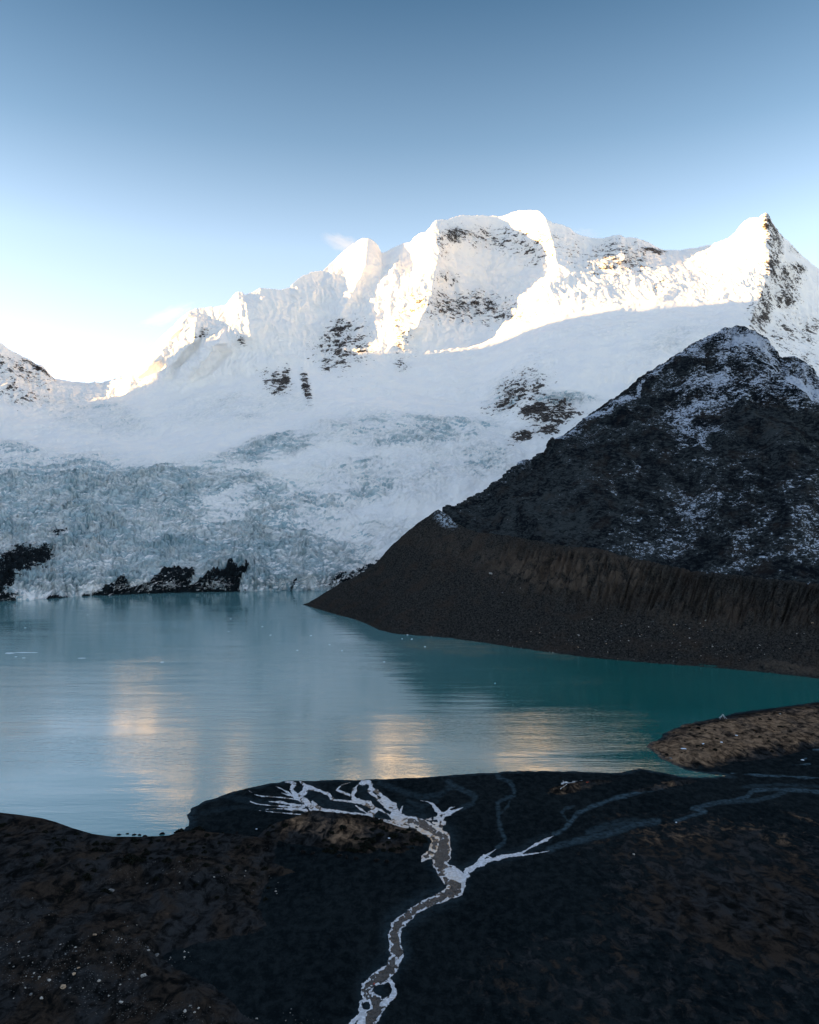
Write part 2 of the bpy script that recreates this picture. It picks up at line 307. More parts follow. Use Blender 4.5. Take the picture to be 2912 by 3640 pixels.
N = normals(np.stack([smooth1(P[..., i], 5, 0) for i in range(3)], -1)); N = np.stack([smooth1(N[..., i], 4, 1) for i in range(3)], -1)
ice = np.zeros(D.shape)
def icez(*a): 
    global ice; ice = np.maximum(ice, a[-1] * blob(PX, PY, *a[:-1]))
icez(150, 1880, 650, 250, 0, .35, .85); icez(500, 1720, 420, 65, -3, .5, .85); icez(800, 1980, 450, 130, 0, .5, 1.0); icez(1000, 1820, 280, 130, 0, .6, .5)
icez(1100, 2070, 200, 60, 0, .4, .95); icez(950, 1600, 250, 45, -14, .6, .6); icez(1450, 1530, 350, 60, 0, .6, .5); icez(1300, 1700, 250, 90, 0, .6, .42)
icez(1600, 1640, 250, 80, 0, .6, .35); icez(350, 1480, 160, 60, 10, .6, .4); icez(850, 1450, 250, 60, -5, .6, .3); icez(60, 1595, 90, 25, 10, .4, .65)
icez(2020, 1420, 120, 25, 0, .5, .5); icez(1800, 1400, 90, 60, -40, .5, .4); icez(2450, 1200, 200, 60, -15, .6, .22); icez(1250, 1880, 250, 60, 0, .5, .35)
ice *= 1 - sm(6.6, 7.2, Q)
arc = T + 90 * np.sin((PX - 300) / 260) + 50 * fbm(S / 220, T / 220, 2, 42)
bandn = fbm(S / 330 + 1, arc / 62, 3, 43); patch = sm(-.25, .45, fbm(S / 260 + 3, T / 190, 3, 41)) * (.55 + .45 * sm(-.3, .3, bandn))
broken = np.clip(ice * 1.1, 0, 1) * (.45 + .55 * patch)
basin = sm(2.8, 3.4, Q) * (1 - sm(6.3, 6.9, Q))
n1 = perlin((S + wx) / 62, (T + wy) / 21, 51); n2 = perlin((S + wx) / 26, (T + wy * .7) / 10, 52); n3 = perlin((S * .9 + T * .35 + wx) / 34, (T - S * .12 + wy) / 15, 53)
crack = -11 * np.exp(-(n1 / .07) ** 2) - 6 * np.exp(-(n2 / .10) ** 2) * (n1 > -.1) - 7 * np.exp(-(n3 / .08) ** 2)
crk = np.clip(np.exp(-(n1 / .09) ** 2) + .8 * np.exp(-(n2 / .12) ** 2) * (n1 > -.1) + np.exp(-(n3 / .10) ** 2), 0, 1) * broken
sera = 6.5 * ridged((S + wx) / 48, (T + wy) / 36, 4, 61, .58)
ph = (T + 26 * fbm(S / 130, T / 170, 3, 55) + .22 * S) / 46; saw = 1 - (ph - np.floor(ph)); ph2 = (T * .9 + 20 * fbm(S / 60, T / 80, 3, 56) - .25 * S) / 22; saw2 = 1 - (ph2 - np.floor(ph2))
bm1 = sm(-.25, .25, fbm(S / 95, T / 45, 3, 57)); bm2 = sm(-.2, .3, fbm(S / 50, T / 28, 3, 58))
disp = broken * (crack * .9 + sera + 18 * saw * bm1 + 9 * saw2 * bm2) + 10 * fbm(S / 190, T / 150, 4, 71) * sm(1.9, 2.6, Q) * (1 - sm(7.4, 7.95, Q))
disp += (1 - broken) * basin * (4 * ridged(S / 70, T / 40, 4, 72) * sm(0, .5, fbm(S / 300, T / 240, 2, 73)) )
flut = ridged((S + .35 * wx + T * .15) / 42, T / 420, 4, 81, .6)
disp += face * (1 - sm(7.5, 7.98, Q) * .75) * ((16 - 7 * sm(1900, 2080, PX)) * ridged((S + 1.6 * wx + T * .25) / 230, (T + 1.6 * wy) / 430, 4, 82, .55) + 4 * flut + 1.2 * ridged(S / 30, T / 40, 3, 83) - 8)
rock = np.zeros(D.shape); shore = np.zeros(D.shape)
def rk(*a):
    global rock; b = (PX, PY, a[0], a[1], a[2] * 1.15, a[3] * 1.15, a[4], .85); rock = np.maximum(rock, a[-1] * blob(*b))
def rs(*a):
    global rock, shore; b = blob(PX + .5 * (PY - 2060), PY, a[0], a[1], a[2] * 1.1, a[3] * 1.1, a[4], .7); rock = np.maximum(rock, a[-1] * b); shore = np.maximum(shore, sm(.05, .3, b))
rk(1625, 840, 45, 24, 0, .4, .95); rk(1760, 850, 210, 45, 3, .5, .50); rk(1890, 890, 70, 50, 20, .5, .5); rk(1570, 880, 30, 70, 0, .5, .45); rk(1580, 990, 40, 35, 0, .5, .5)
rk(1660, 1100, 175, 48, 5, .4, .60); rk(1570, 1090, 60, 50, 0, .5, .65); rk(1220, 1240, 90, 75, -10, .4, .62); rk(1200, 1185, 25, 20, 0, .5, .9); rk(1165, 1290, 25, 40, 0, .5, .6); rk(1440, 1180, 42, 90, 10, .6, .42); rk(1430, 1300, 30, 20, 0, .5, .5)
rk(985, 1365, 50, 36, 20, .4, .72); rk(1015, 1350, 16, 34, 10, .4, .9); rk(1090, 1380, 13, 46, -12, .4, .95); rk(860, 1215, 20, 15, 0, .5, .7); rk(720, 1200, 40, 25, 0, .5, .45)
rk(1860, 1385, 85, 48, -22, .4, .70); rk(1800, 1440, 70, 25, -15, .5, .62); rk(1905, 1460, 55, 22, -15, .4, 1.1); rk(1965, 1475, 75, 42, -10, .4, .95); rk(1860, 1550, 60, 20, -20, .5, .8); rk(1950, 1525, 60, 22, -20, .5, .8)
for a, b, rx, ry, v in ((2725, 790, 14, 30, 1.1), (2750, 850, 26, 60, .85), (2745, 950, 24, 70, .9), (2790, 1000, 45, 55, .75), (2830, 960, 28, 18, .85), (2720, 1060, 30, 55, .85), (2785, 1060, 50, 35, .8), (2700, 1130, 40, 55, .7), (2830, 890, 40, 20, .5), (2790, 1190, 120, 70, .45), (2870, 1180, 70, 50, .48), (2860, 1290, 60, 50, .5), (2730, 1230, 60, 80, .42)): rk(a, b, rx, ry, 0, .45, v)
rk(2190, 920, 130, 65, 0, .4, .50); rk(2260, 925, 60, 40, -10, .4, .52); rk(2320, 895, 42, 12, 8, .4, .8); rk(2040, 880, 40, 60, 0, .5, .35); rk(2345, 1035, 45, 30, -30, .5, .42)
rk(60, 1330, 110, 60, 25, .5, .42); rk(90, 1420, 90, 30, 0, .5, .42); rk(135, 1318, 60, 9, 35, .4, .95); rk(40, 1385, 25, 20, 0, .5, .6)
rs(40, 2000, 66, 48, 0, .3, .8); rs(105, 1985, 48, 34, 20, .3, .78); rs(15, 2070, 36, 50, -10, .3, .8); rs(30, 2125, 60, 12, 0, .4, .8)
rtop = interp(PX + .8 * (PY - 2100) + 10 * fbm(S / 30, T / 22, 2, 97), [(-900, 2000), (60, 2000), (110, 2110), (160, 2108), (200, 2095), (250, 2100), (300, 2098), (345, 2088), (380, 2060), (395, 2042), (430, 2040), (452, 2068), (480, 2064), (510, 2042), (525, 2005), (560, 1998), (600, 2000), (632, 2004), (652, 2030), (662, 2062), (675, 2060), (690, 2022), (710, 2012), (735, 2014), (760, 1996), (790, 2006), (815, 1992), (828, 2018), (836, 2062), (850, 2070), (880, 2082), (905, 2104), (930, 2120), (3700, 2120)]) + 20 + 8 * fbm(S / 26, T / 14, 3, 93)
band = sm(-5, 10, PY - (rtop + np.zeros_like(PY))) * sm(80, 180, PX) * (1 - sm(895, 915, PX)); rock = np.maximum(rock, band * .74); shore = np.maximum(shore, band)
rs(130, 1890, 28, 14, 0, .5, .4); rs(1290, 2040, 90, 30, -30, .4, .75); rs(1054, 2085, 5, 20, 0, .3, 1.1); rs(1200, 2060, 40, 22, -10, .5, .6)
cliff = np.clip(band + shore * (PX < 160), 0, 1); blk = np.floor((S + .8 * wx + .35 * T) / 17) * 7.13; cj = perlin(blk, T / 20 + blk, 94)
disp += cliff * (0 + 2.5 * cj + 4.5 * ridged((S + T * .9) / 34, (T - S * .4) / 15, 3, 95, .6))
disp += np.clip(rock, 0, 1) * np.where(shore > .3, 0, 5 * ridged(S / 30, (T + S * .2) / 14, 4, 92))
disp *= sm(.9, 1.3, Q) * .75 + .25 * (Q > 1)
P = P + N * disp[..., None]
N2 = normals(P); st = np.clip(N[..., 2] - N2[..., 2], -.3, 1)
big_st = np.clip(1 - N2[..., 2], 0, 1)
ice = np.clip(ice * (.06 + .24 * sm(-.35, .35, bandn) + .16 * patch + 2.3 * np.clip(st, -.15, .5)) + .45 * crk * ice, 0, 1)
rock = rock * np.where(shore > .3, 1, .72 + .45 * sm(-.3, .35, fbm(S / 55, T / 45, 3, 96)))
rock = rock * np.clip(np.where(shore > .3, .84 + 1.8 * st, .78 + .9 * st), .35, 1.3)
# the far side of the range
back = []; cur = P[-1].copy()
for k in range(14):
    cur = cur.copy(); st = 25 * 1.45 ** k; cur[:, 1] += st; cur[:, 0] += st * (px - CX) / F; cur[:, 2] -= st * .55 + 10 * perlin(px / 60, px * 0 + k, 95); cur[:, 2] = np.maximum(cur[:, 2], -20); back.append(cur)
B = np.array(back); P = np.concatenate([P, B], 0); ex = lambda a: np.concatenate([a, np.zeros((14, len(px)))], 0)
o = grid_mesh('snow_mountain', P, m_snow, {'rock': ex(rock), 'ice': ex(ice), 'shore': ex(shore), 'crack': ex(crk)}); tag(o, kind='structure')
# ================================================================== WESTERN OCCLUDER RIDGE (unseen; crest shaped to place the shadow line over the basin)
SA, SE = math.radians(6), math.radians(6.0)
X0 = -5200
yy = np.linspace(-9000, 5200, 330); xx = np.concatenate([np.linspace(-8800, -3000, 150)])
YY, XX = np.meshgrid(yy, xx, indexing='ij')
crest = interp(yy, [(-9000, 1500), (-4000, 2050), (0, 2100), (2500, 2090), (2800, 2000), (3009, 1790), (3150, 1600), (3277, 1400), (3325, 1230), (3400, 1060), (3550, 930), (4000, 800), (4600, 600), (5200, 200)])
crest = crest + 25 * perlin(yy / 240, yy * 0, 96) + 12 * perlin(yy / 90, yy * 0, 97)
prof = 1 - np.abs(XX - X0) / 2200
ZZ = crest[:, None] * np.clip(prof, 0, 1) ** 1.15 - 20 + sm(0, .3, 1 - prof) * np.clip(prof * 3, 0, 1) * 160 * (ridged(XX / 700, YY / 500, 5, 98) - .4)
o = grid_mesh('occluder_ridge', np.stack([XX, YY, ZZ], -1), m_snow, {'rock': sm(-.2, .8, fbm(XX / 500, YY / 500, 3, 99)) * .5}); tag(o, kind='structure')
# base sheet to the horizon
g = np.linspace(-10000, 10000, 61); GY_, GX_ = np.meshgrid(g, g, indexing='ij')
o = grid_mesh('terrain', np.stack([GX_, GY_, np.full(GX_.shape, -24.)], -1), m_snow, {'rock': np.full(GX_.shape, .3)}); tag(o, kind='structure')
# ================================================================== DARK HILL
hx = np.concatenate([np.linspace(1560, 2950, 720), np.linspace(2956, 3800, 120)])
hsky = interp(hx, [(1560, 1850), (1600, 1835), (1640, 1812), (1680, 1780), (1750, 1737), (1800, 1700), (1860, 1668), (1950, 1610), (2000, 1555), (2060, 1508), (2100, 1475), (2200, 1402), (2300, 1330), (2350, 1300), (2400, 1268), (2430, 1248), (2450, 1226), (2480, 1215), (2520, 1198), (2555, 1185), (2575, 1181), (2600, 1180), (2615, 1172), (2650, 1174), (2656, 1190), (2668, 1182), (2690, 1198), (2715, 1205), (2720, 1230), (2745, 1245), (2760, 1275), (2800, 1290), (2830, 1298), (2850, 1320), (2880, 1342), (2912, 1357), (3100, 1480), (3800, 1900)])
hsky = hsky + 3 * perlin(hx / 22, hx * 0, 11) + 2 * perlin(hx / 9, hx * 0, 12)
hD = interp(hx, [(1560, 1760), (1700, 1850), (2000, 2000), (2300, 2200), (2620, 2380), (2800, 2330), (2912, 2300), (3800, 2200)])
# foot of the hill, hidden behind the moraine crest
fpy = interp(hx, [(1560, 1900), (1700, 1960), (1850, 1990), (2100, 2030), (2400, 2100), (2700, 2150), (2912, 2180), (3800, 2250)])
fD = interp(hx, [(1560, 1740), (1700, 1640), (2000, 1480), (2400, 1320), (2912, 1200), (3800, 1150)])
mpy = interp(hx, [(1560, 1870), (1700, 1870), (2000, 1790), (2200, 1720), (2400, 1660), (2620, 1560), (2800, 1560), (2912, 1640), (3800, 2000)])
mD = interp(hx, [(1560, 1750), (1700, 1740), (2000, 1700), (2300, 1720), (2620, 1800), (2912, 1720), (3800, 1600)])
n = 560; f = np.linspace(0, 1, n)[:, None]
def bez(a, m, b): m2 = 2 * m - .5 * (a + b); return (1 - f) ** 2 * a + 2 * f * (1 - f) * m2 + f * f * b
HD = bez(fD, mD, hD); HZ = bez(H + (CY - fpy) / F * fD, H + (CY - mpy) / F * mD, H + (CY - hsky) / F * hD)
HX = np.broadcast_to(hx, HD.shape); HY = CY - (HZ - H) * F / HD
P = np.stack([(HX - CX) / F * HD, HD, HZ], -1)
dl = np.linalg.norm(np.diff(P, axis=0), axis=2); T = np.vstack([np.zeros((1, len(hx))), np.cumsum(dl, 0)]); S = HX * .7
N = normals(P); top = 1 - sm(.93, 1, f) * .8
disp = 22 * ridged((S + .3 * T) / 240, T / 520, 3, 101, .45) * top * sm(0, .3, f) + (3 + 4 * sm(1700, 1400, HY)) * ridged(S / 60, T / 110, 4, 102, .5) * top + 1.5 * fbm(S / 16, T / 16, 3, 103, .6)
crag = blob(HX, HY, 2640, 1215, 110, 45, 20, .5) + blob(HX, HY, 2830, 1320, 80, 25, 30, .5); disp += np.clip(crag, 0, 1) * 9 * ridged(S / 22, T / 22, 3, 104)
snow = .05 + .30 * blob(HX, HY, 2480, 1480, 110, 90, -45, .8) + .45 * blob(HX, HY, 2640, 1230, 110, 50, 10, .7) + .22 * blob(HX, HY, 2650, 1330, 260, 110, 0, .8) + .28 * blob(HX, HY, 2780, 1420, 180, 60, 10, .7) + .12 * blob(HX, HY, 2350, 1600, 300, 110, -25, .8) + .10 * blob(HX, HY, 2600, 1880, 450, 200, 15, .8) + .35 * blob(HX, HY, 2150, 1475, 420, 16, -36, .7) + .2 * blob(HX, HY, 2880, 1390, 120, 60, 30, .6)
snow -= .16 * blob(HX, HY, 2180, 1650, 500, 60, -28, .8) + .30 * blob(HX, HY, 2740, 1530, 200, 60, 10, .7) + .2 * blob(HX, HY, 2150, 1830, 350, 60, -25, .8)
snow -= .12 * sm(2300, 1800, HX)
P = P + N * disp[..., None]
snow = snow + .35 * np.clip(normals(P)[..., 2] - N[..., 2], -.3, .3)
back = []; cur = P[-1].copy()
for k in range(9):
    cur = cur.copy(); st = 12 * 1.5 ** k; cur[:, 1] += st; cur[:, 0] += st * (hx - CX) / F; cur[:, 2] -= st * .75; back.append(cur)
P = np.concatenate([P, np.array(back)], 0); snow = np.concatenate([snow, np.full((9, len(hx)), .2)], 0)
o = grid_mesh('dark_hill', P, m_hill, {'snow': snow}); tag(o, kind='structure')
# ================================================================== MORAINE
mx = np.concatenate([np.linspace(1076, 2950, 1000), np.linspace(2954, 3700, 120)])
msh = interp(mx, [(1076, 2149), (1120, 2162), (1180, 2180), (1250, 2198), (1300, 2216), (1350, 2240), (1400, 2252), (1500, 2260), (1600, 2268), (1700, 2282), (1800, 2297), (1950, 2318), (2100, 2338), (2300, 2356), (2500, 2370), (2700, 2388), (2912, 2412), (3700, 2480)]) + 1.5 * perlin(mx / 30, mx * 0, 13)
sD = H * F / (msh - CY)
mcr = interp(mx, [(1076, 2149), (1095, 2143), (1130, 2123), (1200, 2080), (1240, 2062), (1300, 2030), (1340, 2000), (1380, 1955), (1420, 1920), (1450, 1892), (1480, 1868), (1520, 1838), (1560, 1812), (1590, 1830), (1620, 1858), (1660, 1880), (1700, 1893), (1780, 1902), (1850, 1913), (1950, 1932), (2000, 1943), (2050, 1949), (2100, 1950), (2150, 1958), (2200, 1978), (2300, 1996), (2400, 2016), (2500, 2038), (2600, 2045), (2700, 2056), (2800, 2066), (2912, 2078), (3700, 2150)]) + 2.5 * perlin(mx / 26, mx * 0, 14) * sm(1100, 1200, mx)
cD = interp(mx, [(1076, 1678), (1130, 1670), (1300, 1650), (1420, 1615), (1560, 1560), (1700, 1470), (1850, 1385), (2000, 1320), (2200, 1240), (2400, 1190), (2600, 1150), (2912, 1110), (3700, 1080)])
cZ = H + (CY - mcr) / F * cD
n = 300; f = np.linspace(0, 1, n)[:, None]
apron = .12
MD = sD + (cD - sD) * (f); zf = np.where(f < .45, f * f * 1.15, f * f * 1.15); zf = (f ** 1.45) * (1 - .04 * np.sin(f * 3.14159))
steep = sm(1900, 2300, mx)[None]; zf = zf * (1 - steep * .0)
MZ = cZ * zf + .1
MX = np.broadcast_to(mx, MD.shape); MY = CY - (MZ - H) * F / MD
P = np.stack([(MX - CX) / F * MD, MD, MZ], -1); S = MX * .5; T = f * np.maximum(cD - sD, 10) * 1.15
N = normals(P); mid = sm(0, .1, f) * (1 - sm(.93, 1, f) * .7) * sm(1076, 1250, MX)
gul = ridged((S - T * .35) / 11, T / 130, 4, 111, .6)
disp = mid * (5.5 * gul * sm(.40, .72, f) * (.25 + .75 * sm(1700, 1950, MX)) + 7 * fbm((S - .3 * T) / 110, T / 90, 3, 112) + 1.6 * ridged((S - T * .6) / 26, T / 150, 3, 114) + 1.4 * fbm(S / 9, T / 9, 4, 113, .6) * (1 - .5 * sm(.4, .7, f)))
P = P + N * disp[..., None]
brown = .85 * blob(MX, MY, 2050, 2045, 250, 75, 3, .7) + .35 * blob(MX, MY, 2560, 2180, 300, 60, 5, .8) + .3 * blob(MX, MY, 1750, 1980, 250, 50, 15, .8) + .5 * blob(MX, MY, 2850, 2380, 200, 16, 4, .6)
stony = sm(.75, .3, f) * np.ones(MX.shape) * (.4 + .6 * sm(1500, 1900, MX))
msn = blob(MX, MY, 1585, 1850, 40, 22, 35, .5) * .8 * (f > .9)
back = [np.concatenate([P[0:1] - np.array([0, 14, 0])[None, None], ], 0)[0]]; back[0][:, 2] = -12
pre = np.array(back); post = []; cur = P[-1].copy()
for k in range(9):
    cur = cur.copy(); st = 5 * 1.5 ** k; cur[:, 1] += st; cur[:, 0] += st * (mx - CX) / F; cur[:, 2] = np.maximum(cur[:, 2] - st * .62, -12); post.append(cur)
P = np.concatenate([pre, P, np.array(post)], 0)
pad = lambda a, v=0: np.concatenate([a[:1], a, np.repeat(np.full_like(a[-1:], v), 9, 0)], 0)
o = grid_mesh('moraine_slope', P, m_mor, {'brown': pad(brown), 'stony': pad(stony), 'snow': pad(msn, .6)}); tag(o, kind='structure')
MORP = P[1:301]
# small snowy hump between the moraine and the hill
# ================================================================== FOREGROUND GROUND SHEET
gx = np.concatenate([np.linspace(-1500, -30, 120, endpoint=False), np.linspace(-30, 2942, 1150), np.linspace(2950, 4300, 110)])
gy = np.concatenate([np.geomspace(9000, 3720, 60, endpoint=False), np.linspace(3720, 2440, 800)])
GXP, GYP = np.meshgrid(gx, gy)
shore_px = [(-2500, 3120), (-800, 3060), (-300, 2990), (0, 2960), (200, 2975), (400, 2992), (520, 2990), (590, 2978), (640, 2962), (668, 2935), (668, 2905), (672, 2888), (690, 2868), (720, 2852), (780, 2832), (860, 2806), (950, 2786), (1040, 2776), (1150, 2773), (1300, 2772), (1400, 2768), (1500, 2763), (1700, 2749), (1880, 2740), (1990, 2741), (2120, 2745), (2200, 2748), (2245, 2740), (2270, 2731), (2300, 2736), (2380, 2752), (2450, 2763), (2540, 2763), (2595, 2759), (2590, 2756), (2520, 2751), (2480, 2744), (2440, 2738), (2400, 2722), (2370, 2706), (2350, 2698), (2335, 2680), (2305, 2660), (2298, 2650), (2312, 2640), (2340, 2630), (2365, 2605), (2400, 2588), (2430, 2576), (2460, 2570), (2500, 2561), (2560, 2549), (2620, 2533), (2700, 2522), (2800, 2510), (2912, 2494), (3100, 2470), (4600, 2440), (4600, 2200), (-2500, 2200)]
SW = [pt(*p)[:2] for p in shore_px]
def world(PXp, PYp):
    Dg = H * F / (PYp - CY); return (PXp - CX) / F * Dg, Dg
hill_c = [(-1500, 2800), (-300, 2862), (0, 2888), (70, 2896), (150, 2908), (200, 2922), (260, 2944), (330, 2964), (400, 2974), (500, 2974), (600, 2970), (635, 2958), (700, 2950), (760, 2960), (850, 2966), (1000, 2990), (1150, 3060)]
hill_z = [(-1500, 22), (0, 13), (200, 11), (330, 9), (500, 6), (700, 6), (850, 4), (980, 3), (1150, .5)]
hill_poly = [(-1500, 2700), (640, 2700), (930, 2900), (1000, 3000), (985, 3065), (1050, 3085), (1140, 3116), (1040, 3124), (960, 3150), (930, 3230), (960, 3300), (860, 3345), (700, 3370), (600, 3400), (640, 3440), (760, 3500), (900, 3590), (1000, 3640), (1300, 3800), (1800, 4600), (-1500, 4600)]
kn_c = [(900, 2990), (940, 2950), (980, 2925), (1030, 2910), (1060, 2900), (1100, 2884), (1140, 2882), (1200, 2889), (1300, 2899), (1340, 2910), (1400, 2934), (1480, 2950), (1520, 2980), (1532, 3005)]
kn_z = [(900, .5), (960, 4), (1060, 7), (1120, 8), (1300, 6), (1345, 4.5), (1480, 3), (1532, .5)]
kn_b = [(900, 3000), (1000, 3008), (1100, 3018), (1200, 3038), (1300, 3050), (1450, 3050), (1532, 3010)]
pen_px = [(2305, 2655), (2340, 2634), (2370, 2608), (2450, 2575), (2560, 2552), (2700, 2526), (2912, 2497), (3300, 2470), (4200, 2440), (4200, 2560), (3200, 2630), (2912, 2660), (2870, 2670), (2800, 2690), (2740, 2702), (2640, 2712), (2560, 2715), (2500, 2722), (2480, 2738), (2440, 2732), (2370, 2700), (2340, 2678)]
pen_w = [pt(*p)[:2] for p in pen_px]
isl = [[(1945, 2807), (1965, 2800), (2000, 2790), (2050, 2778), (2110, 2774), (2170, 2776), (2220, 2774), (2170, 2783), (2100, 2800), (2040, 2822), (1990, 2830), (1965, 2822)],
       [(2245, 2811), (2290, 2803), (2320, 2797), (2370, 2780), (2430, 2774), (2480, 2776), (2470, 2786), (2380, 2800), (2330, 2815), (2270, 2820)]]
isl_w = [[pt(*p)[:2] for p in q] for q in isl]
def ground_z(PXp, PYp, detail=True):
    X, Y = world(PXp, PYp); X = np.asarray(X, float); Y = np.asarray(Y, float)
    sd = -sdist(X, Y, SW) + 1.6 * fbm(X / 11, Y / 11, 3, 209) * sm(380, 520, Y)      # + on land
    z = np.where(sd > 0, .25 + .35 * sm(0, 60, sd) + .5 * sm(30, 400, sd), np.maximum(sd * .12, -5))
    z = np.where(np.abs(sd) < 2.0, sd * .125, z) + 0
    land = sm(3, 30, sd)
    hc = interp(PXp, hill_z); pc = interp(PXp, hill_c); Dc = (H - hc) * F / (pc - CY)
    m = inside(PXp, PYp, hill_poly); dd, _ = segdist(PXp, PYp, hill_poly + hill_poly[:1]); e = np.where(m, dd, -dd) + 12 * fbm(X / 25, Y / 25, 3, 201)
    ef = sm(-5, 110, e)
    prof = np.where(Y > Dc, hc - (Y - Dc) * .42 - .004 * (Y - Dc) ** 2, hc * (1 - .55 * sm(0, 260, Dc - Y)) + 0)
    und = fbm(X / 55, Y / 40, 4, 202) * 3.2 * sm(0, 40, Dc - Y) * np.minimum(1, hc / 5)
    hz = np.where(Y > Dc, prof, (prof + und) * ef)
    kc = interp(PXp, kn_c); kz = interp(PXp, kn_z); Dk = (H - kz) * F / (kc - CY); Db = H * F / (interp(PXp, kn_b) - CY)
    fr = np.clip((Y - Db) / np.maximum(Dk - Db, 1), 0, 1)
    kh = np.where(Y > Dk, kz - (Y - Dk) * .5, kz * fr ** .8 + .8 * fbm(X / 12, Y / 12, 3, 203) * sm(0, .2, fr)); kh = np.where((PXp > 902) & (PXp < 1531), kh, -9)
    pd = sdist(X, Y, pen_w); ph = np.where(pd > 0, 3.2 * sm(0, 22, pd) + .9 * fbm(X / 16, Y / 22, 4, 204) * sm(2, 14, pd), -9)
    z = np.maximum(z, ph + .3)
    ih = np.full(X.shape, -9.); iw = np.zeros(X.shape)
    for q in isl_w:
        d = sdist(X, Y, q) + .8 * fbm(X / 5, Y / 5, 2, 205); ih = np.maximum(ih, np.where(d > 0, 1.9 * sm(0, 6, d) + .5 * fbm(X / 4, Y / 4, 3, 206) * sm(0, 3, d), -9)); iw = np.maximum(iw, sm(-.3, 1.2, d))
    z = np.where(ih > 0, z + ih, z)
    turf = np.maximum.reduce([sm(-30, 60, e) * (hz > z - .5) , sm(.0, .6, kh - z), sm(-1.5, 5, pd), iw])
    zb = np.maximum(z, np.maximum(hz, kh))
    if detail: zb = zb + (.35 * fbm(X / 6, Y / 6, 4, 207, .6) * np.clip(turf, 0, 1) + .05 * fbm(X / 9, Y / 5, 3, 208) * (1 - np.clip(turf, 0, 1))) * land
    return zb, turf, sd, e, kh > z, pd, iw
zg, turf, sd, e, isk, pd, iw = ground_z(GXP, GYP)
X, Y = world(GXP, GYP)
damp = np.zeros(X.shape)
tracks = [([(1970, 2969), (2010, 2949), (2028, 2926), (2051, 2897), (2097, 2874), (2170, 2846), (2250, 2822), (2350, 2802)], 9, .8),
          ([(2024, 2926), (2004, 2903), (1996, 2890), (2012, 2876), (2040, 2868)], 5, .45),
          ([(1767, 3016), (1790, 3001), (1796, 2984), (1778, 2949), (1772, 2903), (1770, 2855), (1800, 2840), (1828, 2830), (1830, 2810), (1813, 2781), (1770, 2760)], 9, .55),
          ([(1772, 2903), (1805, 2870), (1812, 2850)], 5, .35), ([(1593, 2781), (1657, 2816), (1691, 2833), (1680, 2857), (1639, 2874)], 11, .45), ([(1350, 2785), (1430, 2815), (1500, 2835), (1560, 2830), (1600, 2800)], 14, .3),
          ([(1952, 3025), (2000, 3006), (2106, 2980), (2211, 2953), (2264, 2932), (2338, 2924)], 14, .55), ([(2090, 2965), (2150, 2940), (2260, 2925)], 16, .35),
          ([(2404, 2923), (2440, 2908), (2500, 2890), (2460, 2877), (2555, 2853), (2650, 2840), (2677, 2812), (2756, 2806), (2900, 2818), (3100, 2830)], 8, .75),
          ([(2505, 2888), (2470, 2878)], 10, .8), ([(2560, 2856), (2680, 2850), (2760, 2830), (2800, 2810)], 9, .5), ([(2640, 2800), (2760, 2790), (2912, 2800)], 7, .3),
          ([(800, 2830), (900, 2850), (960, 2855)], 14, .22), ([(720, 2890), (850, 2870), (1000, 2885)], 10, .15), ([(1480, 3230), (1400, 3280), (1370, 3330)], 14, .3), ([(1450, 2850), (1500, 2870), (1550, 2850)], 10, .25),
          ([(2880, 2650), (2912, 2645), (3000, 2640)], 5, 1.6), ([(2600, 2750), (2700, 2757), (2912, 2768), (3100, 2775)], 3, 1.3), ([(2850, 2702), (2866, 2700)], 3, 1.6), ([(2815, 2722), (2880, 2718)], 2.5, 1.0), ([(2890, 2668), (2912, 2668)], 2.5, 1.8)]
nz = fbm(X / 14, Y / 10, 3, 211)
tracks += [([(1403, 2900), (1483, 2925), (1541, 2949), (1580, 2978), (1570, 3040), (1562, 3071), (1590, 3106), (1622, 3135), (1600, 3180), (1506, 3216), (1448, 3257), (1406, 3291), (1402, 3338), (1412, 3396), (1392, 3442), (1345, 3480), (1318, 3515), (1325, 3600), (1240, 3720)], 58, .24), ([(1640, 3100), (1738, 3059), (1853, 3033), (1940, 2984)], 26, .22), ([(1100, 2800), (1060, 2850), (1200, 2870), (1400, 2915)], 40, .22), ([(1302, 2780), (1330, 2870)], 46, .2)]
for pts_, wd, a in tracks:
    d, _ = segdist(GXP, GYP, pts_); damp = np.maximum(damp, a * (1 - sm(wd * .3, wd * 1.25, d + 4 * nz)))
damp = np.maximum(damp, .34 * (1 - sm(1.2, 6, sd + 2 * nz)))
damp *= 1 - np.clip(turf, 0, 1) * .9
warm = np.zeros(X.shape)
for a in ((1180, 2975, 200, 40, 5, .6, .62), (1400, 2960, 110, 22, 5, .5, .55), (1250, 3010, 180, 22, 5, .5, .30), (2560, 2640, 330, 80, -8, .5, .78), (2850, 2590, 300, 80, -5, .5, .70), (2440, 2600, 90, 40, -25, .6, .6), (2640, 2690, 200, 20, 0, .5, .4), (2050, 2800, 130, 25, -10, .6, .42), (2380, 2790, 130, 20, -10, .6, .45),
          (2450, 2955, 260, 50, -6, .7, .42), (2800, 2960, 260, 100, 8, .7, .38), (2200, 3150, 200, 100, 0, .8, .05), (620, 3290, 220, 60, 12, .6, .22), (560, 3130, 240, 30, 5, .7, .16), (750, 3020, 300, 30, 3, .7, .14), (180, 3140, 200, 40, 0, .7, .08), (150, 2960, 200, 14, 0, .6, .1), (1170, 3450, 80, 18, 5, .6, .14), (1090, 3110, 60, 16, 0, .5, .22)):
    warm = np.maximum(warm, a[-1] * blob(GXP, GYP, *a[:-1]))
rt = blob(GXP, GYP, 2750, 3120, 900, 230, 12, .6) * .50 + blob(GXP, GYP, 2300, 3500, 900, 300, 0, .5) * .42
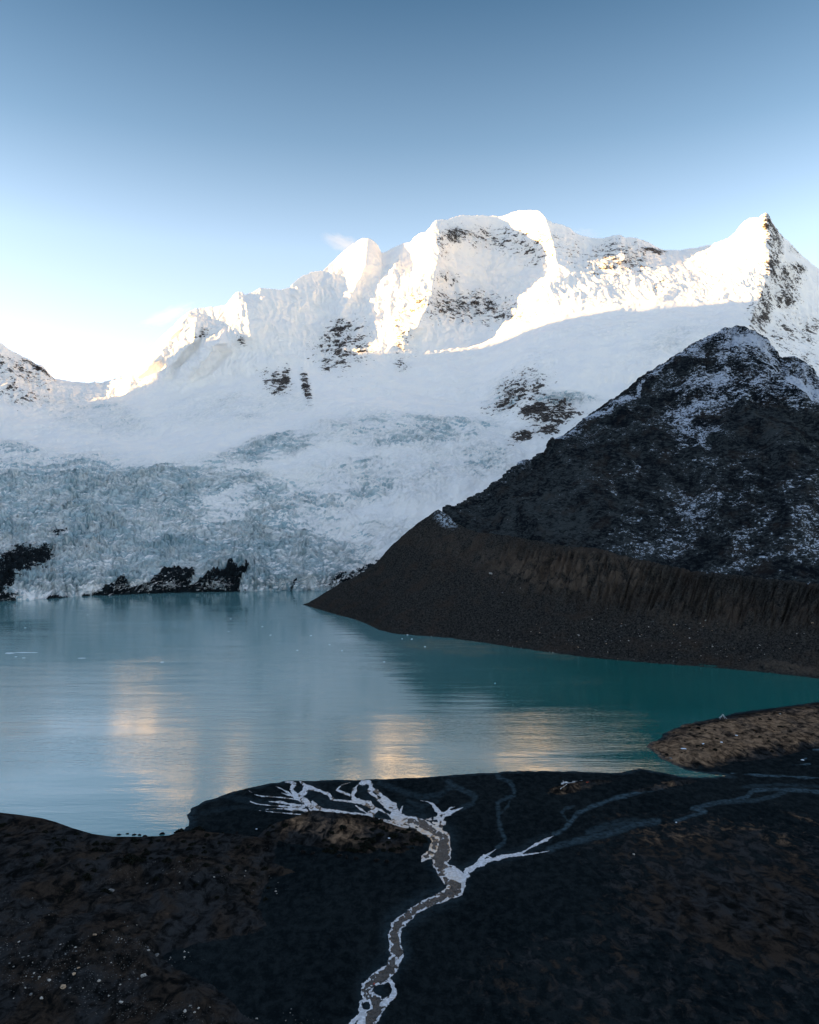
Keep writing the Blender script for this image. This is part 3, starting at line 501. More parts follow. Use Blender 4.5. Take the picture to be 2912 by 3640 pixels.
turfA = np.maximum(np.clip(turf, 0, 1), rt * (1 - np.clip(damp * 3, 0, 1)))
stony = np.zeros(X.shape)
for a in ((150, 3480, 350, 130, 8, .6, 1), (400, 3600, 500, 60, 8, .6, 1.0), (430, 3400, 300, 20, 3, .6, .9), (430, 3170, 300, 40, 5, .6, .5), (750, 3130, 250, 50, 5, .7, .6), (300, 3300, 500, 60, 5, .8, .4), (950, 3630, 200, 30, 5, .6, .8), (1900, 3500, 600, 300, 0, .6, .12), (2600, 3400, 600, 300, 0, .6, .10), (2700, 2620, 400, 90, 0, .6, .4)):
    stony = np.maximum(stony, a[-1] * blob(GXP, GYP, *a[:-1]))
nc = zg > -1.5; keep = nc[:-1, :-1] | nc[1:, 1:] | nc[1:, :-1] | nc[:-1, 1:]
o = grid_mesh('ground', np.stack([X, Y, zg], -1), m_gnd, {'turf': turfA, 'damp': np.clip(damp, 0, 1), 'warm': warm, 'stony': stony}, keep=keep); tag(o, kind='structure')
def gz(pxp, pyp): return float(ground_z(np.array([[float(pxp)]]), np.array([[float(pyp)]]), True)[0][0, 0])
def on_ground(pxp, pyp):                            # a sighted spot on the real (raised) ground
    ys = np.linspace(max(pyp - 130, 2400), pyp + 3, 160)[None]; xs = np.full(ys.shape, float(pxp))
    z = ground_z(xs, ys)[0][0]; Dp = H * F / (ys[0] - CY); app = CY + (H - z) * F / Dp       # apparent py
    i = int(np.argmin(np.abs(app - pyp) + (np.arange(160) < 0)))
    Xp, Yp = (pxp - CX) / F * Dp[i], Dp[i]; return (float(Xp), float(Yp), float(z[i]))
# ================================================================== LAKE
lx = np.linspace(-2300, 1700, 400); ly = np.linspace(400, 2160, 200); LX, LY = np.meshgrid(lx, ly)
lpx = LX / LY * F + CX; lpy = CY + H * F / LY
silt = np.clip(blob(lpx, lpy, 1600, 2300, 170, 26, 4, .5) + .7 * blob(lpx, lpy, 1930, 2325, 110, 12, 6, .5), 0, 1)
o = grid_mesh('lake_water', np.stack([LX, LY, np.zeros(LX.shape)], -1), m_lake, {'silt': silt, 'milky_reflect': sm(220, -260, LX - .30 * (LY - 800)) * .9}); tag(o, kind='structure')
# ================================================================== BRAIDED RIVER
streams = [  # points (photo survey), widths at each point
 ([(1403, 2900), (1445, 2914), (1483, 2925), (1541, 2949), (1580, 2978), (1578, 3010), (1570, 3040), (1562, 3071), (1590, 3106), (1622, 3135), (1622, 3160), (1570, 3190), (1506, 3216), (1448, 3257), (1410, 3291), (1402, 3338), (1412, 3396), (1392, 3442), (1345, 3480), (1318, 3515), (1325, 3560), (1330, 3600), (1300, 3640), (1250, 3720), (1180, 3850)],
  [22, 20, 20, 22, 24, 30, 40, 28, 34, 46, 34, 20, 19, 20, 24, 26, 26, 25, 34, 40, 40, 34, 34, 36, 40]),
 ([(1456, 2944), (1500, 2952), (1530, 2965), (1550, 2990), (1545, 3020), (1515, 3045), (1500, 3062)], [14, 12, 12, 16, 20, 16, 4]),
 ([(1590, 3085), (1630, 3110), (1656, 3112), (1656, 3098), (1703, 3071), (1738, 3059), (1790, 3045), (1853, 3033), (1912, 2998), (1940, 2984), (1968, 2971)], [16, 24, 14, 12, 13, 12, 8, 5, 6, 8, 1]),
 ([(1790, 3046), (1850, 3040), (1912, 3032), (1952, 3025)], [5, 4, 3, 1]), ([(1690, 3072), (1709, 3054), (1735, 3038), (1767, 3016)], [6, 7, 5, 1]), ([(1720, 3040), (1748, 3048)], [4, 2]),
 ([(1008, 2776), (1040, 2780), (1049, 2784), (1036, 2805), (1053, 2830), (1087, 2847), (1108, 2872)], [4, 7, 7, 8, 12, 13, 16]),
 ([(1066, 2775), (1080, 2788), (1091, 2796), (1129, 2809), (1167, 2822), (1180, 2838), (1196, 2846)], [4, 9, 9, 6, 7, 6, 3]), ([(1091, 2796), (1080, 2815), (1065, 2828)], [10, 13, 9]),
 ([(979, 2794), (1005, 2806), (1023, 2817), (1050, 2838)], [1.2, 3, 5, 6]), ([(886, 2811), (905, 2824), (930, 2830), (998, 2834), (1066, 2842)], [1.2, 2, 2.5, 2.5, 4]),
 ([(890, 2849), (915, 2858), (960, 2863), (1023, 2868), (1080, 2868)], [1.2, 2.5, 2.5, 4, 8]), ([(956, 2849), (1000, 2852), (1040, 2860), (1080, 2866)], [1.5, 4, 5, 8]), ([(1000, 2818), (1030, 2828)], [1.5, 4]),
 ([(939, 2877), (990, 2874), (1040, 2876), (1090, 2880)], [1.2, 2.5, 6, 8]), ([(922, 2881), (990, 2888), (1066, 2895), (1130, 2893)], [1, 2, 2, 3]),
 ([(1108, 2872), (1150, 2883), (1234, 2891), (1310, 2900), (1345, 2918), (1403, 2931), (1456, 2944)], [12, 8, 7, 8, 10, 12, 12]),
 ([(1302, 2768), (1300, 2776), (1280, 2788), (1264, 2805), (1253, 2826), (1262, 2845), (1310, 2858), (1335, 2878), (1310, 2896)], [14, 16, 9, 8, 10, 10, 12, 13, 9]),
 ([(1305, 2776), (1317, 2790), (1316, 2813), (1340, 2836), (1361, 2850), (1386, 2870), (1412, 2890), (1445, 2905)], [12, 8, 7, 9, 13, 14, 12, 10]),
 ([(1320, 2800), (1345, 2820), (1369, 2839), (1390, 2852), (1403, 2862), (1412, 2880)], [6, 9, 7, 7, 9, 5]),
 ([(1252, 2780), (1225, 2787), (1213, 2792), (1196, 2808), (1215, 2814), (1243, 2826)], [1.2, 2.5, 3, 3, 4, 7]),
 ([(1190, 2843), (1234, 2848), (1277, 2851), (1310, 2858)], [4, 5, 6, 8]), ([(1110, 2850), (1128, 2866), (1150, 2877), (1190, 2880), (1240, 2889)], [8, 6, 7, 4, 4]),
 ([(1265, 2864), (1285, 2878), (1302, 2889)], [3, 4, 3]), ([(1335, 2870), (1370, 2890), (1430, 2915), (1480, 2930)], [5, 4, 5, 8]), ([(1345, 2912), (1380, 2916), (1440, 2925), (1480, 2933)], [5, 3, 4, 7]),
 ([(1564, 2935), (1566, 2915), (1573, 2897), (1604, 2888), (1628, 2878), (1646, 2870)], [13, 13, 14, 9, 4, 1]), ([(1573, 2897), (1550, 2876), (1538, 2858), (1520, 2849), (1495, 2846)], [11, 8, 5, 3, 1]),
 ([(1560, 2905), (1530, 2912), (1515, 2912)], [8, 5, 1]), ([(1590, 2886), (1600, 2872), (1618, 2868)], [4, 3, 1]), ([(1424, 2885), (1430, 2868), (1434, 2864)], [5, 3, 1]), ([(1580, 2925), (1560, 2930), (1540, 2925)], [10, 12, 6]),
 ([(1372, 3470), (1395, 3500), (1400, 3525), (1390, 3548), (1360, 3570), (1330, 3590)], [8, 9, 11, 12, 22, 24]), ([(1328, 3570), (1300, 3552), (1282, 3560), (1282, 3590), (1308, 3600), (1270, 3618), (1235, 3660), (1190, 3720)], [8, 6, 7, 9, 9, 9, 12, 14])]
rx = np.arange(870, 1990, 1.0); ry = np.concatenate([np.arange(2766, 3000, .8), np.arange(3000, 3700, 1.4), np.arange(3700, 3900, 4)])
RX, RY = np.meshgrid(rx, ry); WX, WY = world(RX, RY)
jag = 1.6 * fbm(RX / 7, RY / 4, 4, 221, .6) + 5 * fbm(RX / 34, RY / 22, 3, 222)
inn = np.full(RX.shape, -99.); wmax = np.zeros(RX.shape)
for pts_, ws in streams:
    x0, x1 = min(p[0] for p in pts_) - 60, max(p[0] for p in pts_) + 60; y0, y1 = min(p[1] for p in pts_) - 60, max(p[1] for p in pts_) + 60
    i0, i1 = np.searchsorted(ry, [y0, y1]); j0, j1 = np.searchsorted(rx, [x0, x1])
    if i1 - i0 < 2 or j1 - j0 < 2: continue
    sl = (slice(i0, i1), slice(j0, j1)); d, tt = segdist(RX[sl], RY[sl], pts_)
    wv = np.interp(tt, np.arange(len(ws)), ws) * .86; v = wv - d + jag[sl] * np.clip(wv / 8, .25, 1.)
    m = v > inn[sl]; inn[sl] = np.where(m, v, inn[sl]); wmax[sl] = np.where(m, wv, wmax[sl])
for cx, cy, a, b in ((1361, 3520, 33, 20), (1304, 3574, 13, 14), (1130, 2829, 26, 9), (1145, 2862, 20, 5), (1280, 2803, 13, 12), (1292, 2838, 18, 5), (1538, 2908, 5, 6)):
    d = (1 - np.sqrt(((RX - cx) / a) ** 2 + ((RY - cy) / b) ** 2)) * min(a, b); inn = np.minimum(inn, -d + .5 * jag)
zr, _, sdr, *_ = ground_z(RX, RY, False)
hillm = zr > 1.4
kv = (inn > 0) & (sdr > 1.0) & ~hillm
keep = kv[:-1, :-1] & kv[1:, 1:] & kv[1:, :-1] & kv[:-1, 1:]
iceA = np.where(wmax > 11, 1 - sm(3, 11, inn + 9 * fbm(RX / 20, RY / 15, 3, 225)), 1.0) * .85 + .02
delta = (RY < 2935) & (RX < 1450); iceA = np.where(delta, .66, iceA); iceA = iceA + .25 * fbm(RX / 22, RY / 16, 3, 224)
iceA = np.maximum(iceA, blob(RX, RY, 1625, 3110, 50, 22, 20, .5)); iceA = np.maximum(iceA, blob(RX, RY, 1385, 3560, 40, 14, -20, .5) ); iceA = np.where(RX > 1640, 1., iceA)
iceA = np.maximum(iceA, .9 * blob(RX, RY, 1398, 3520, 14, 40, 0, .4)); iceA = np.where((RX < 1300) & (RY > 3590), .9, iceA)
tanA = np.clip(blob(RX, RY, 1540, 2990, 70, 75, 0, .6) + .6 * blob(RX, RY, 1450, 2930, 80, 20, 10, .6) + .5 * blob(RX, RY, 1600, 3150, 40, 50, 0, .7) + .3 * blob(RX, RY, 1280, 2860, 200, 40, 0, .8), 0, 1) * sm(.2, .5, iceA) * (.5 + .5 * sm(-.2, .3, fbm(RX / 14, RY / 9, 3, 223)))
o = grid_mesh('river', np.stack([WX * (H - zr - .1) / H, WY * (H - zr - .1) / H, zr + .1], -1), m_riv, {'ice': iceA, 'tan': tanA}, keep=keep); tag(o, kind='structure')
# ================================================================== THINGS
def copy_thing(src, loc, rot, scale, label, group=None):
    r = src.copy(); COL.objects.link(r); r.location = loc; r.rotation_euler = rot; r.scale = scale; r['label'] = label
    if group: r['group'] = group
    for ch in src.children:
        c_ = ch.copy(); COL.objects.link(c_); c_.parent = r
    return r
# boulders
def boulder_mesh(seed, mat, sub=2):
    r = random.Random(seed); bm = bmesh.new(); bmesh.ops.create_icosphere(bm, subdivisions=sub, radius=.5)
    sx, sy, sz = r.uniform(.9, 1.25), r.uniform(.7, 1), r.uniform(.55, .8)
    cuts = [(np.array([r.gauss(0, 1), r.gauss(0, 1), r.gauss(.3, 1)]), r.uniform(.16, .36)) for _ in range(13)]
    for v in bm.verts:
        p = np.array(v.co)
        for nrm, dcut in cuts:
            u = nrm / np.linalg.norm(nrm); k = p @ u - dcut
            if k > 0: p = p - u * k
        v.co = (p[0] * sx, p[1] * sy, (p[2] + .12) * sz)
    me = bpy.data.meshes.new('boulder'); bm.to_mesh(me); bm.free(); me.materials.append(mat); return me
BM = [boulder_mesh(i, m) for i, m in enumerate([m_rock, m_rockt, m_rockd, m_rock, m_rockd, m_rock])]
def boulder(loc, s, k, label, group=None):
    o = bpy.data.objects.new('boulder', BM[k % len(BM)]); COL.objects.link(o); o.location = loc; o.scale = (s, s, s); o.rotation_euler = (random.uniform(-.15, .15), random.uniform(-.15, .15), random.uniform(0, 6.28))
    tag(o, label, 'boulder', group); return o
def mor_loc(pxp, pyp):
    dx = MORP[..., 0] / MORP[..., 1] * F + CX - pxp; dy = CY - (MORP[..., 2] - H) / MORP[..., 1] * F - pyp
    i = np.unravel_index(np.argmin(dx * dx + dy * dy), dx.shape); return tuple(float(v) for v in MORP[i])
big = [(1746, 2040, 9, 0, 'large pale boulder alone high on the smooth part of the moraine slope'), (1787, 2107, 5, 2, 'grey boulder below the large pale one on the moraine'),
       (2210, 2225, 5.5, 2, 'grey boulder in the middle of the moraine rubble band'), (2395, 2222, 4.5, 1, 'tan boulder at the upper edge of the moraine rubble'), (2407, 2221, 3.5, 0, 'small pale boulder touching the tan one on the moraine rubble'),
       (2510, 2206, 4, 0, 'pale boulder to the right in the moraine rubble'), (2055, 2258, 4.5, 0, 'pale boulder in the lower left of the moraine rubble'), (2153, 2280, 4.5, 2, 'grey boulder close above the lake on the moraine foot'), (2890, 2215, 5, 1, 'tan boulder at the far right end of the moraine slope'), (1850, 2090, 2.5, 0, 'lone small pale boulder on bare scree near the brown streak')]
for a, b, s, k, lab in big: boulder(mor_loc(a, b), s, k, lab)
for i in range(170):
    a = random.triangular(1500, 2912, 2350); b = interp(a, [(1500, 2215), (1700, 2235), (2000, 2270), (2400, 2270), (2912, 2290)]) + random.gauss(0, 38)
    boulder(mor_loc(a, b), random.uniform(1.2, 3.0) * (1.25 if random.random() < .1 else 1), random.choice([0, 1, 2, 2, 4, 3, 4]), 'small stone scattered over the dark moraine rubble', 'stones on the moraine')
bigl = [(221, 3566, 5.5, 1, 'largest tan boulder low on the left slope'), (261, 3523, 3.6, 1, 'squat tan boulder uphill and right of the largest one'), (352, 3532, 3.2, 0, 'pale boulder at the right end of the lower left rubble'), (340, 3393, 4.2, 1, 'tan pointed boulder standing on the bare middle slope'), (556, 3408, 4.6, 2, 'grey peaked boulder at the right end of the stone line'), (528, 3412, 3.2, 0, 'white boulder just left of the grey peaked one'),
        (512, 3506, 5, 0, 'flat pale slab alone on the black gravel beside the left slope'), (281, 3501, 3.0, 1, 'small tan boulder above the squat one'), (175, 3541, 3.0, 0, 'pale boulder uphill left of the largest tan one'), (147, 3610, 2.8, 0, 'pale boulder near the bottom edge of the left slope'), (431, 3600, 3.8, 0, 'pale blocky boulder in the right tip of the bottom rubble'), (110, 3602, 3, 2, 'grey boulder near the bottom left corner'), (393, 3203, 6, 2, 'rounded grey boulder halfway up the left slope'), (657, 3622, 3, 0, 'pale boulder at the bottom edge left of the river'), (388, 3575, 2.2, 0, 'small white boulder in a hollow of the bottom rubble')]
for a, b, s, k, lab in bigl: x, y, z = on_ground(a, b); boulder((x, y, z), s * .62, k, lab)
for i in range(150):
    r_ = random.random()
    if r_ < .55: a, b = random.uniform(0, 520), random.gauss(3470, 70)
    elif r_ < .75: a, b = random.uniform(350, 700), random.gauss(3405, 14)
    elif r_ < .9: a, b = random.uniform(450, 1000), random.gauss(3140, 30)
    else: a, b = random.uniform(400, 1050), random.uniform(3590, 3638)
    if b > 3655: continue
    x, y, z = on_ground(a, b); s = .45 + 1.1 * random.random() ** 2.2; boulder((x, y, z), s, random.choice([0, 2, 4, 3, 2]), 'small stone among the rubble of the left foreground slope', 'stones on the left slope')
for a, b, s, lab in ((2385, 2697, 3.4, 'rounded grey boulder at the tip of the brown peninsula'), (2774, 2548, 2.6, 'pale boulder in the turf right of the white flag tripod'), (2253, 3040, 1.8, 'single pale stone on the dark plain right of the frozen stream')):
    x, y, z = on_ground(a, b); boulder((x, y, z + .2), s, 2 if 'grey' in lab else 0, lab)
# snow patches
def patch(pxp, pyp, w_, h_, lab, mat=m_patch, name='snow_patch', cat='snow patch', water=False, thick=.25):
    x, y, z = pt(pxp, pyp, 0) if water else on_ground(pxp, pyp)
    D_ = y; hw = w_ / F * D_ / 2; hh = h_ / F * D_ * (D_ / H) / 2; hh = min(hh, hw * 2.5)
    bm = bmesh.new(); n_ = 16; r = random.Random(int(pxp * 7 + pyp)); rad = [r.uniform(.65, 1.1) for _ in range(n_)]
    c_ = bm.verts.new((0, 0, thick)); ring = []; low = []
    for k in range(n_):
        t_ = 2 * math.pi * k / n_; rr = rad[k]
        dz = 0 if water else 0
        ring.append(bm.verts.new((math.cos(t_) * hw * rr * .8, math.sin(t_) * hh * rr * .8, thick * r.uniform(.5, .9)))); low.append(bm.verts.new((math.cos(t_) * hw * rr, math.sin(t_) * hh * rr, -.4)))
    for k in range(n_):
        j = (k + 1) % n_; bm.faces.new((c_, ring[k], ring[j])); bm.faces.new((ring[k], low[k], low[j], ring[j]))
    bm.faces.new(low[::-1])
    o = bm_obj(name, bm, mat); o.location = (x, y, z); tag(o, lab, cat); return o
for a in ((70, 2926, 36, 10, 'ragged snow patch high on the dark ridge at far left', ), (1038, 2934, 16, 5, 'longest white snow streak on the dark side of the knoll'), (1166, 2900, 5, 4, 'tiny snow spot at the top right of the knoll'), (1299, 2919, 9, 5, 'snow spot at the right brow of the knoll'), (912, 2947, 9, 3, 'thin snow streak left of the knoll'), (1383, 2992, 10, 4, 'small snow streak in the dark bushes on the right of the knoll'), (1107, 2923, 10, 3, 'small snow streak in the middle of the knoll'),
          (2430, 2673, 28, 7, 'largest white snow patch near the peninsula tip'), (2500, 2655, 13, 4, 'small snow patch right of the largest on the peninsula'), (2567, 2651, 10, 7, 'broken snow heap in the middle of the peninsula'), (2617, 2625, 16, 2.5, 'thin line of snow in the turf below the tripod'), (2853, 2701, 14, 4, 'snow patch on black gravel right of the peninsula'), (2404, 2924, 8, 4, 'white snow spot at the end of a faint channel on the right')): patch(*a)
# ice on the lake
for a in ((35, 2322, 40, 5, 'broken white head of the long ice strip at the left edge'), (90, 2320, 95, 2.6, 'long thin strip of floating ice at the left edge'), (57, 2335, 12, 2, 'small floe below the long ice strip'), (85, 2339, 12, 2, 'small floe right of another below the ice strip'), (577, 2354, 14, 4, 'lone floe in the pink middle of the lake'), (290, 2340, 34, 2.5, 'thin grey floe right of the long ice strip'), (820, 2200, 6, 2, 'tiny floe near the dark slick far out'), (933, 2228, 8, 2.5, 'tiny floe left of centre far out'), (962, 2258, 9, 2.5, 'tiny floe below its neighbour left of centre'), (1057, 2312, 8, 3, 'small floe in mid lake'), (1106, 2260, 10, 3, 'small floe in mid lake toward the moraine'), (1172, 2292, 9, 2, 'flat floe off the moraine foot'), (1216, 2313, 7, 2, 'flat floe just right of its twin off the moraine foot'), (1366, 2353, 9, 2, 'floe in the warm slick near the moraine'), (1449, 2257, 8, 3, 'bit of ice against the moraine shore'), (1464, 2272, 9, 4, 'clump of ice where silt swirls at the moraine shore'), (1430, 2271, 6, 2.5, 'bit of ice left of the silty swirl'), (1511, 2299, 9, 2.5, 'bit of ice inside the silty swirl'), (1760, 2429, 5, 2, 'lone white speck of ice on the dark green water'), (90, 2232, 9, 2, 'tiny floe far out at the left'), (312, 2186, 6, 2, 'tiny floe near the glacier rocks'), (813, 2245, 7, 2, 'tiny floe below the dark slick')):
    patch(a[0], a[1], a[2], a[3], a[4], m_ice, 'ice_floe', 'ice floe', True, .5)
# yaks
def make_yak():
    v = [(0, 0, 1.05), (.45, 0, 1.12), (.85, 0, 1.2), (-.45, 0, 1.05), (-.9, 0, 1.0), (1.15, 0, 1.0), (1.4, 0, .72), (1.52, 0, .52), (-1.12, 0, .85), (-1.2, 0, .5), (-1.2, 0, .3)]
    r = [(.50, .52), (.50, .55), (.40, .48), (.48, .5), (.38, .42), (.26, .3), (.17, .2), (.12, .13), .10, .11, .06]
    e_ = [(0, 1), (1, 2), (0, 3), (3, 4), (2, 5), (5, 6), (6, 7), (4, 8), (8, 9), (9, 10)]
    for s_ in (-1, 1):
        i = len(v); v += [(.72, s_ * .26, .75), (.74, s_ * .27, .38), (.74, s_ * .27, .05)]; r += [.2, .12, .09]; e_ += [(2, i), (i, i + 1), (i + 1, i + 2)]
        i = len(v); v += [(-.72, s_ * .25, .75), (-.80, s_ * .26, .42), (-.76, s_ * .26, .05)]; r += [.22, .12, .09]; e_ += [(4, i), (i, i + 1), (i + 1, i + 2)]
        i = len(v); v += [(1.22, s_ * .22, .84)]; r += [.05]; e_ += [(6, i)]
    root = bpy.data.objects.new('yak', None); COL.objects.link(root)
    skin('body', v, e_, r, m_yak, root)
    for s_ in (-1, 1):
        bm = bmesh.new(); tube(bm, [(1.26, s_ * .1, .93), (1.28, s_ * .26, .98), (1.3, s_ * .36, 1.1), (1.3, s_ * .34, 1.26)], .045, 6, .01); bm_obj('horn', bm, m_horn, root, True)
    # long hair skirt
    bm = bmesh.new(); n_ = 40; top_ = []; mid_ = []; bot_ = []
    for k in range(n_):
        a = 2 * math.pi * k / n_; x = math.cos(a) * 1.0; y = math.sin(a) * .47
        top_.append(bm.verts.new((x * .92, y * .95, 1.02))); mid_.append(bm.verts.new((x * .98, y * 1.06, .72))); bot_.append(bm.verts.new((x * .93, y * .98, .36 + .09 * random.random())))
    for k in range(n_):
        j = (k + 1) % n_; bm.faces.new((top_[k], top_[j], mid_[j], mid_[k])); bm.faces.new((mid_[k], mid_[j], bot_[j], bot_[k]))
    bm.faces.new(bot_[::-1]); bm.faces.new(top_); bm_obj('hair_skirt', bm, m_yak, root, True)
    return root
yaks = [(454, 2969, 180, 'black yak on the lake shore ridge, leftmost of the four on the skyline'), (476, 2972, 10, 'black yak on the shore ridge, second from left of the four on the skyline'), (497, 2972, 170, 'black yak on the shore ridge, third from left of the four on the skyline'), (514, 2976, 5, 'black yak on the shore ridge, rightmost of the four on the skyline'),
        (422, 2972, 20, 'black yak lying apart, left of the four on the skyline'), (578, 2967, 190, 'black yak on the shore ridge, just before the knoll rises'), (498, 3022, 0, 'black yak on the left slope below the skyline herd'), (842, 2978, 80, 'black yak among the turf hummocks left of the black gravel'), (918, 3021, 185, 'black yak at the corner of the turf, left of a close pair'), (942, 3024, 5, 'black yak at the corner of the turf, right of a close pair'),
        (1078, 3032, 175, 'black yak at the left end of the row crossing black gravel'), (1111, 3036, 10, 'black yak second from left in the row crossing black gravel'), (1206, 3045, 10, 'black yak third from left in the row crossing black gravel'), (1232, 3050, 100, 'small black yak fourth in the row crossing black gravel'), (1267, 3054, 185, 'black yak fifth in the row crossing black gravel'), (1337, 3062, 5, 'black yak sixth in the row crossing black gravel'), (1376, 3065, 175, 'black yak at the right end of the row crossing black gravel')]
proto = make_yak()
for i, (a, b, rz, lab) in enumerate(yaks):
    x, y, z = on_ground(a, b + 3); s = random.uniform(1.05, 1.25); args = ((x, y, z - .02), (0, 0, math.radians(rz + random.uniform(-15, 15))), (s, s, s))
    if i == 0: o = proto; o.location, o.rotation_euler, o.scale = args
    else: o = copy_thing(proto, *args, lab)
    tag(o, lab, 'yak', 'yaks grazing by the lake')
# shrubs
def shrub_mesh(seed):
    r = random.Random(seed); bm = bmesh.new()
    for k in range(260):
        a = r.uniform(0, 6.283); h = r.random(); rr = .55 * math.sqrt(max(0, 1 - (h * .95) ** 2)) * r.uniform(.75, 1.08) * (1 + .25 * math.sin(a * 3 + seed))
        c_ = np.array([math.cos(a) * rr, math.sin(a) * rr, h * .5 * r.uniform(.7, 1.1)]); u = np.array([r.gauss(0, 1) for _ in range(3)]); u /= np.linalg.norm(u); w_ = np.cross(u, [r.gauss(0, 1) for _ in range(3)]); w_ /= np.linalg.norm(w_); s_ = r.uniform(.07, .13)
        bm.faces.new([bm.verts.new(c_ + s_ * p) for p in (u, w_, -u, -w_)])
    for k in range(5):
        a = k * 1.25; tube(bm, [(0, 0, -.1), (math.cos(a) * .2, math.sin(a) * .2, .2), (math.cos(a) * .35, math.sin(a) * .35, .38)], .02, 4, .008)
    me = bpy.data.meshes.new('shrub'); bm.to_mesh(me); bm.free(); me.materials.append(m_bush); return me
SM = [shrub_mesh(i) for i in range(4)]
def shrub(a, b, s, lab, grp):
    x, y, z = on_ground(a, b); o = bpy.data.objects.new('shrub', random.choice(SM)); COL.objects.link(o); o.location = (x, y, z - .05); o.scale = (s * random.uniform(.9, 1.6), s, s * .9); o.rotation_euler = (0, 0, random.uniform(0, 6)); tag(o, lab, 'shrub', grp)
for i in range(110):
    t_ = random.random()
    if t_ < .5: a = random.uniform(1150, 1520); b = random.uniform(2965, 3035) 
    else: a = random.uniform(930, 1350); b = interp(a, kn_c) + random.uniform(8, 45)
    if b > interp(a, kn_b) + 2 or b < interp(a, kn_c) + 5: continue
    shrub(a, b, random.uniform(1.2, 3.4), 'low dark shrub on the brown knoll beside the river', 'shrubs on the knoll')
for i in range(90):
    a = random.uniform(0, 960); b = interp(a, hill_c) + random.triangular(12, 320, 60)
    shrub(a, b, random.uniform(1.2, 3.2), 'low dark shrub on the left foreground slope', 'shrubs on the left slope')
for i in range(40):
    a = random.uniform(2340, 2900); b = random.uniform(2530, 2700)
    if not inside(np.array([[a]]), np.array([[b - 6]]), pen_px)[0, 0]: continue
    shrub(a, b, random.uniform(1.2, 2.6), 'low dark shrub on the brown peninsula', 'shrubs on the peninsula')
for a, b, s in ((595, 3113, 4), (462, 3114, 5.5), (640, 2964, 5), (700, 2985, 5), (716, 2966, 3.5)): shrub(a, b, s, {595: 'dark bush right of a bigger one on the middle left slope', 462: 'big dark bush on the brown turf of the middle left slope', 640: 'dark bush on the ridge where the beach begins', 700: 'wide dark bush just below the ridge by the beach', 716: 'small dark bush above the wide one by the beach'}[a], None)
# prayer flags: tripod on the peninsula
def catenary(a, b, sag, n_=9):
    a, b = np.array(a), np.array(b); return [tuple(a + (b - a) * k / n_ - np.array([0, 0, sag * 4 * (k / n_) * (1 - k / n_)])) for k in range(n_ + 1)]
def flag_line(name, a, b, sag, w_, parent, mat, n_=14):
    bm = bmesh.new(); P_ = catenary(a, b, sag, n_); tube(bm, P_, .05, 5)
    for k in range(n_):
        p, q = np.array(P_[k]), np.array(P_[k + 1]); p2 = p + (q - p) * .9; off = np.array([random.uniform(-.1, .1), random.uniform(-.2, .2), -w_ * random.uniform(.8, 1.2)])
        vs = [bm.verts.new(c_) for c_ in (p, p2, p2 + off, p + off)]; bm.faces.new(vs)
    return bm_obj(name, bm, mat, parent)
x, y, z = on_ground(2570, 2556); r_ = bpy.data.objects.new('prayer_flag_tripod', None); COL.objects.link(r_); r_.location = (x, y, z)
tag(r_, 'white prayer flag tent of sloping strings around a pole by the lake', 'prayer flags')
bm = bmesh.new(); tube(bm, [(0, 0, -.3), (0, 0, 4.9)], .16, 8, .1); bm_obj('pole', bm, m_pole, r_)
for k, (ex_, ey_) in enumerate(((-3.6, -1), (3.7, -1.5), (-2.2, 4), (2.5, 4), (.9, -5))): flag_line('flag_string', (0, 0, 4.7), (ex_, ey_, .1), .25, .5, r_, m_flag)
x, y, z = on_ground(2010, 2792); r_ = bpy.data.objects.new('prayer_flag_heap', None); COL.objects.link(r_); r_.location = (x, y, z)
tag(r_, 'heap of white prayer flags piled around poles on the small island', 'prayer flags')
bm = bmesh.new(); bmesh.ops.create_icosphere(bm, subdivisions=4, radius=1)
for v in bm.verts:
    p = v.co; k = 1 + .55 * math.sin(p.x * 7 + p.y * 3) * math.sin(p.y * 6 - p.z * 5) + .25 * math.sin(p.x * 19 + p.z * 11); v.co = (p.x * 2.0 * k, p.y * 1.3 * k, max(-.2, p.z * 1.1 * k + .2))
bm_obj('cloth_pile', bm, m_flag, r_)
for k, (ax, ay, h_) in enumerate(((-1.6, 0, 2.8), (-.3, .3, 1.9), (1.3, -.2, 1.6))):
    bm = bmesh.new(); tube(bm, [(ax, ay, -.2), (ax + .1, ay, h_)], .09, 6); bm_obj('pole', bm, m_pole, r_)
    flag_line('flag_string', (ax, ay, h_), (ax + random.uniform(-2, 3), ay - 4, .3), .1, .6, r_, m_flag, 8)
for a, b, a2, b2, lab, mt in ((2015, 2801, 1992, 2814, 'white flag string lying down the front of the small island', m_flag), (2035, 2780, 2070, 2783, 'white flag string along the top of the small island', m_flag), (2022, 2788, 2045, 2789, 'short white flag string right of the white heap', m_flag), (2084, 2790, 2092, 2788, 'red prayer flags at the right end of the small island', m_fred)):
    p = np.array(on_ground(a, b)); q = np.array(on_ground(a2, b2)); o = flag_line('prayer_flag_string', p + [0, 0, .8], q + [0, 0, .7], .3, .7, None, mt, 10); tag(o, lab, 'prayer flags')
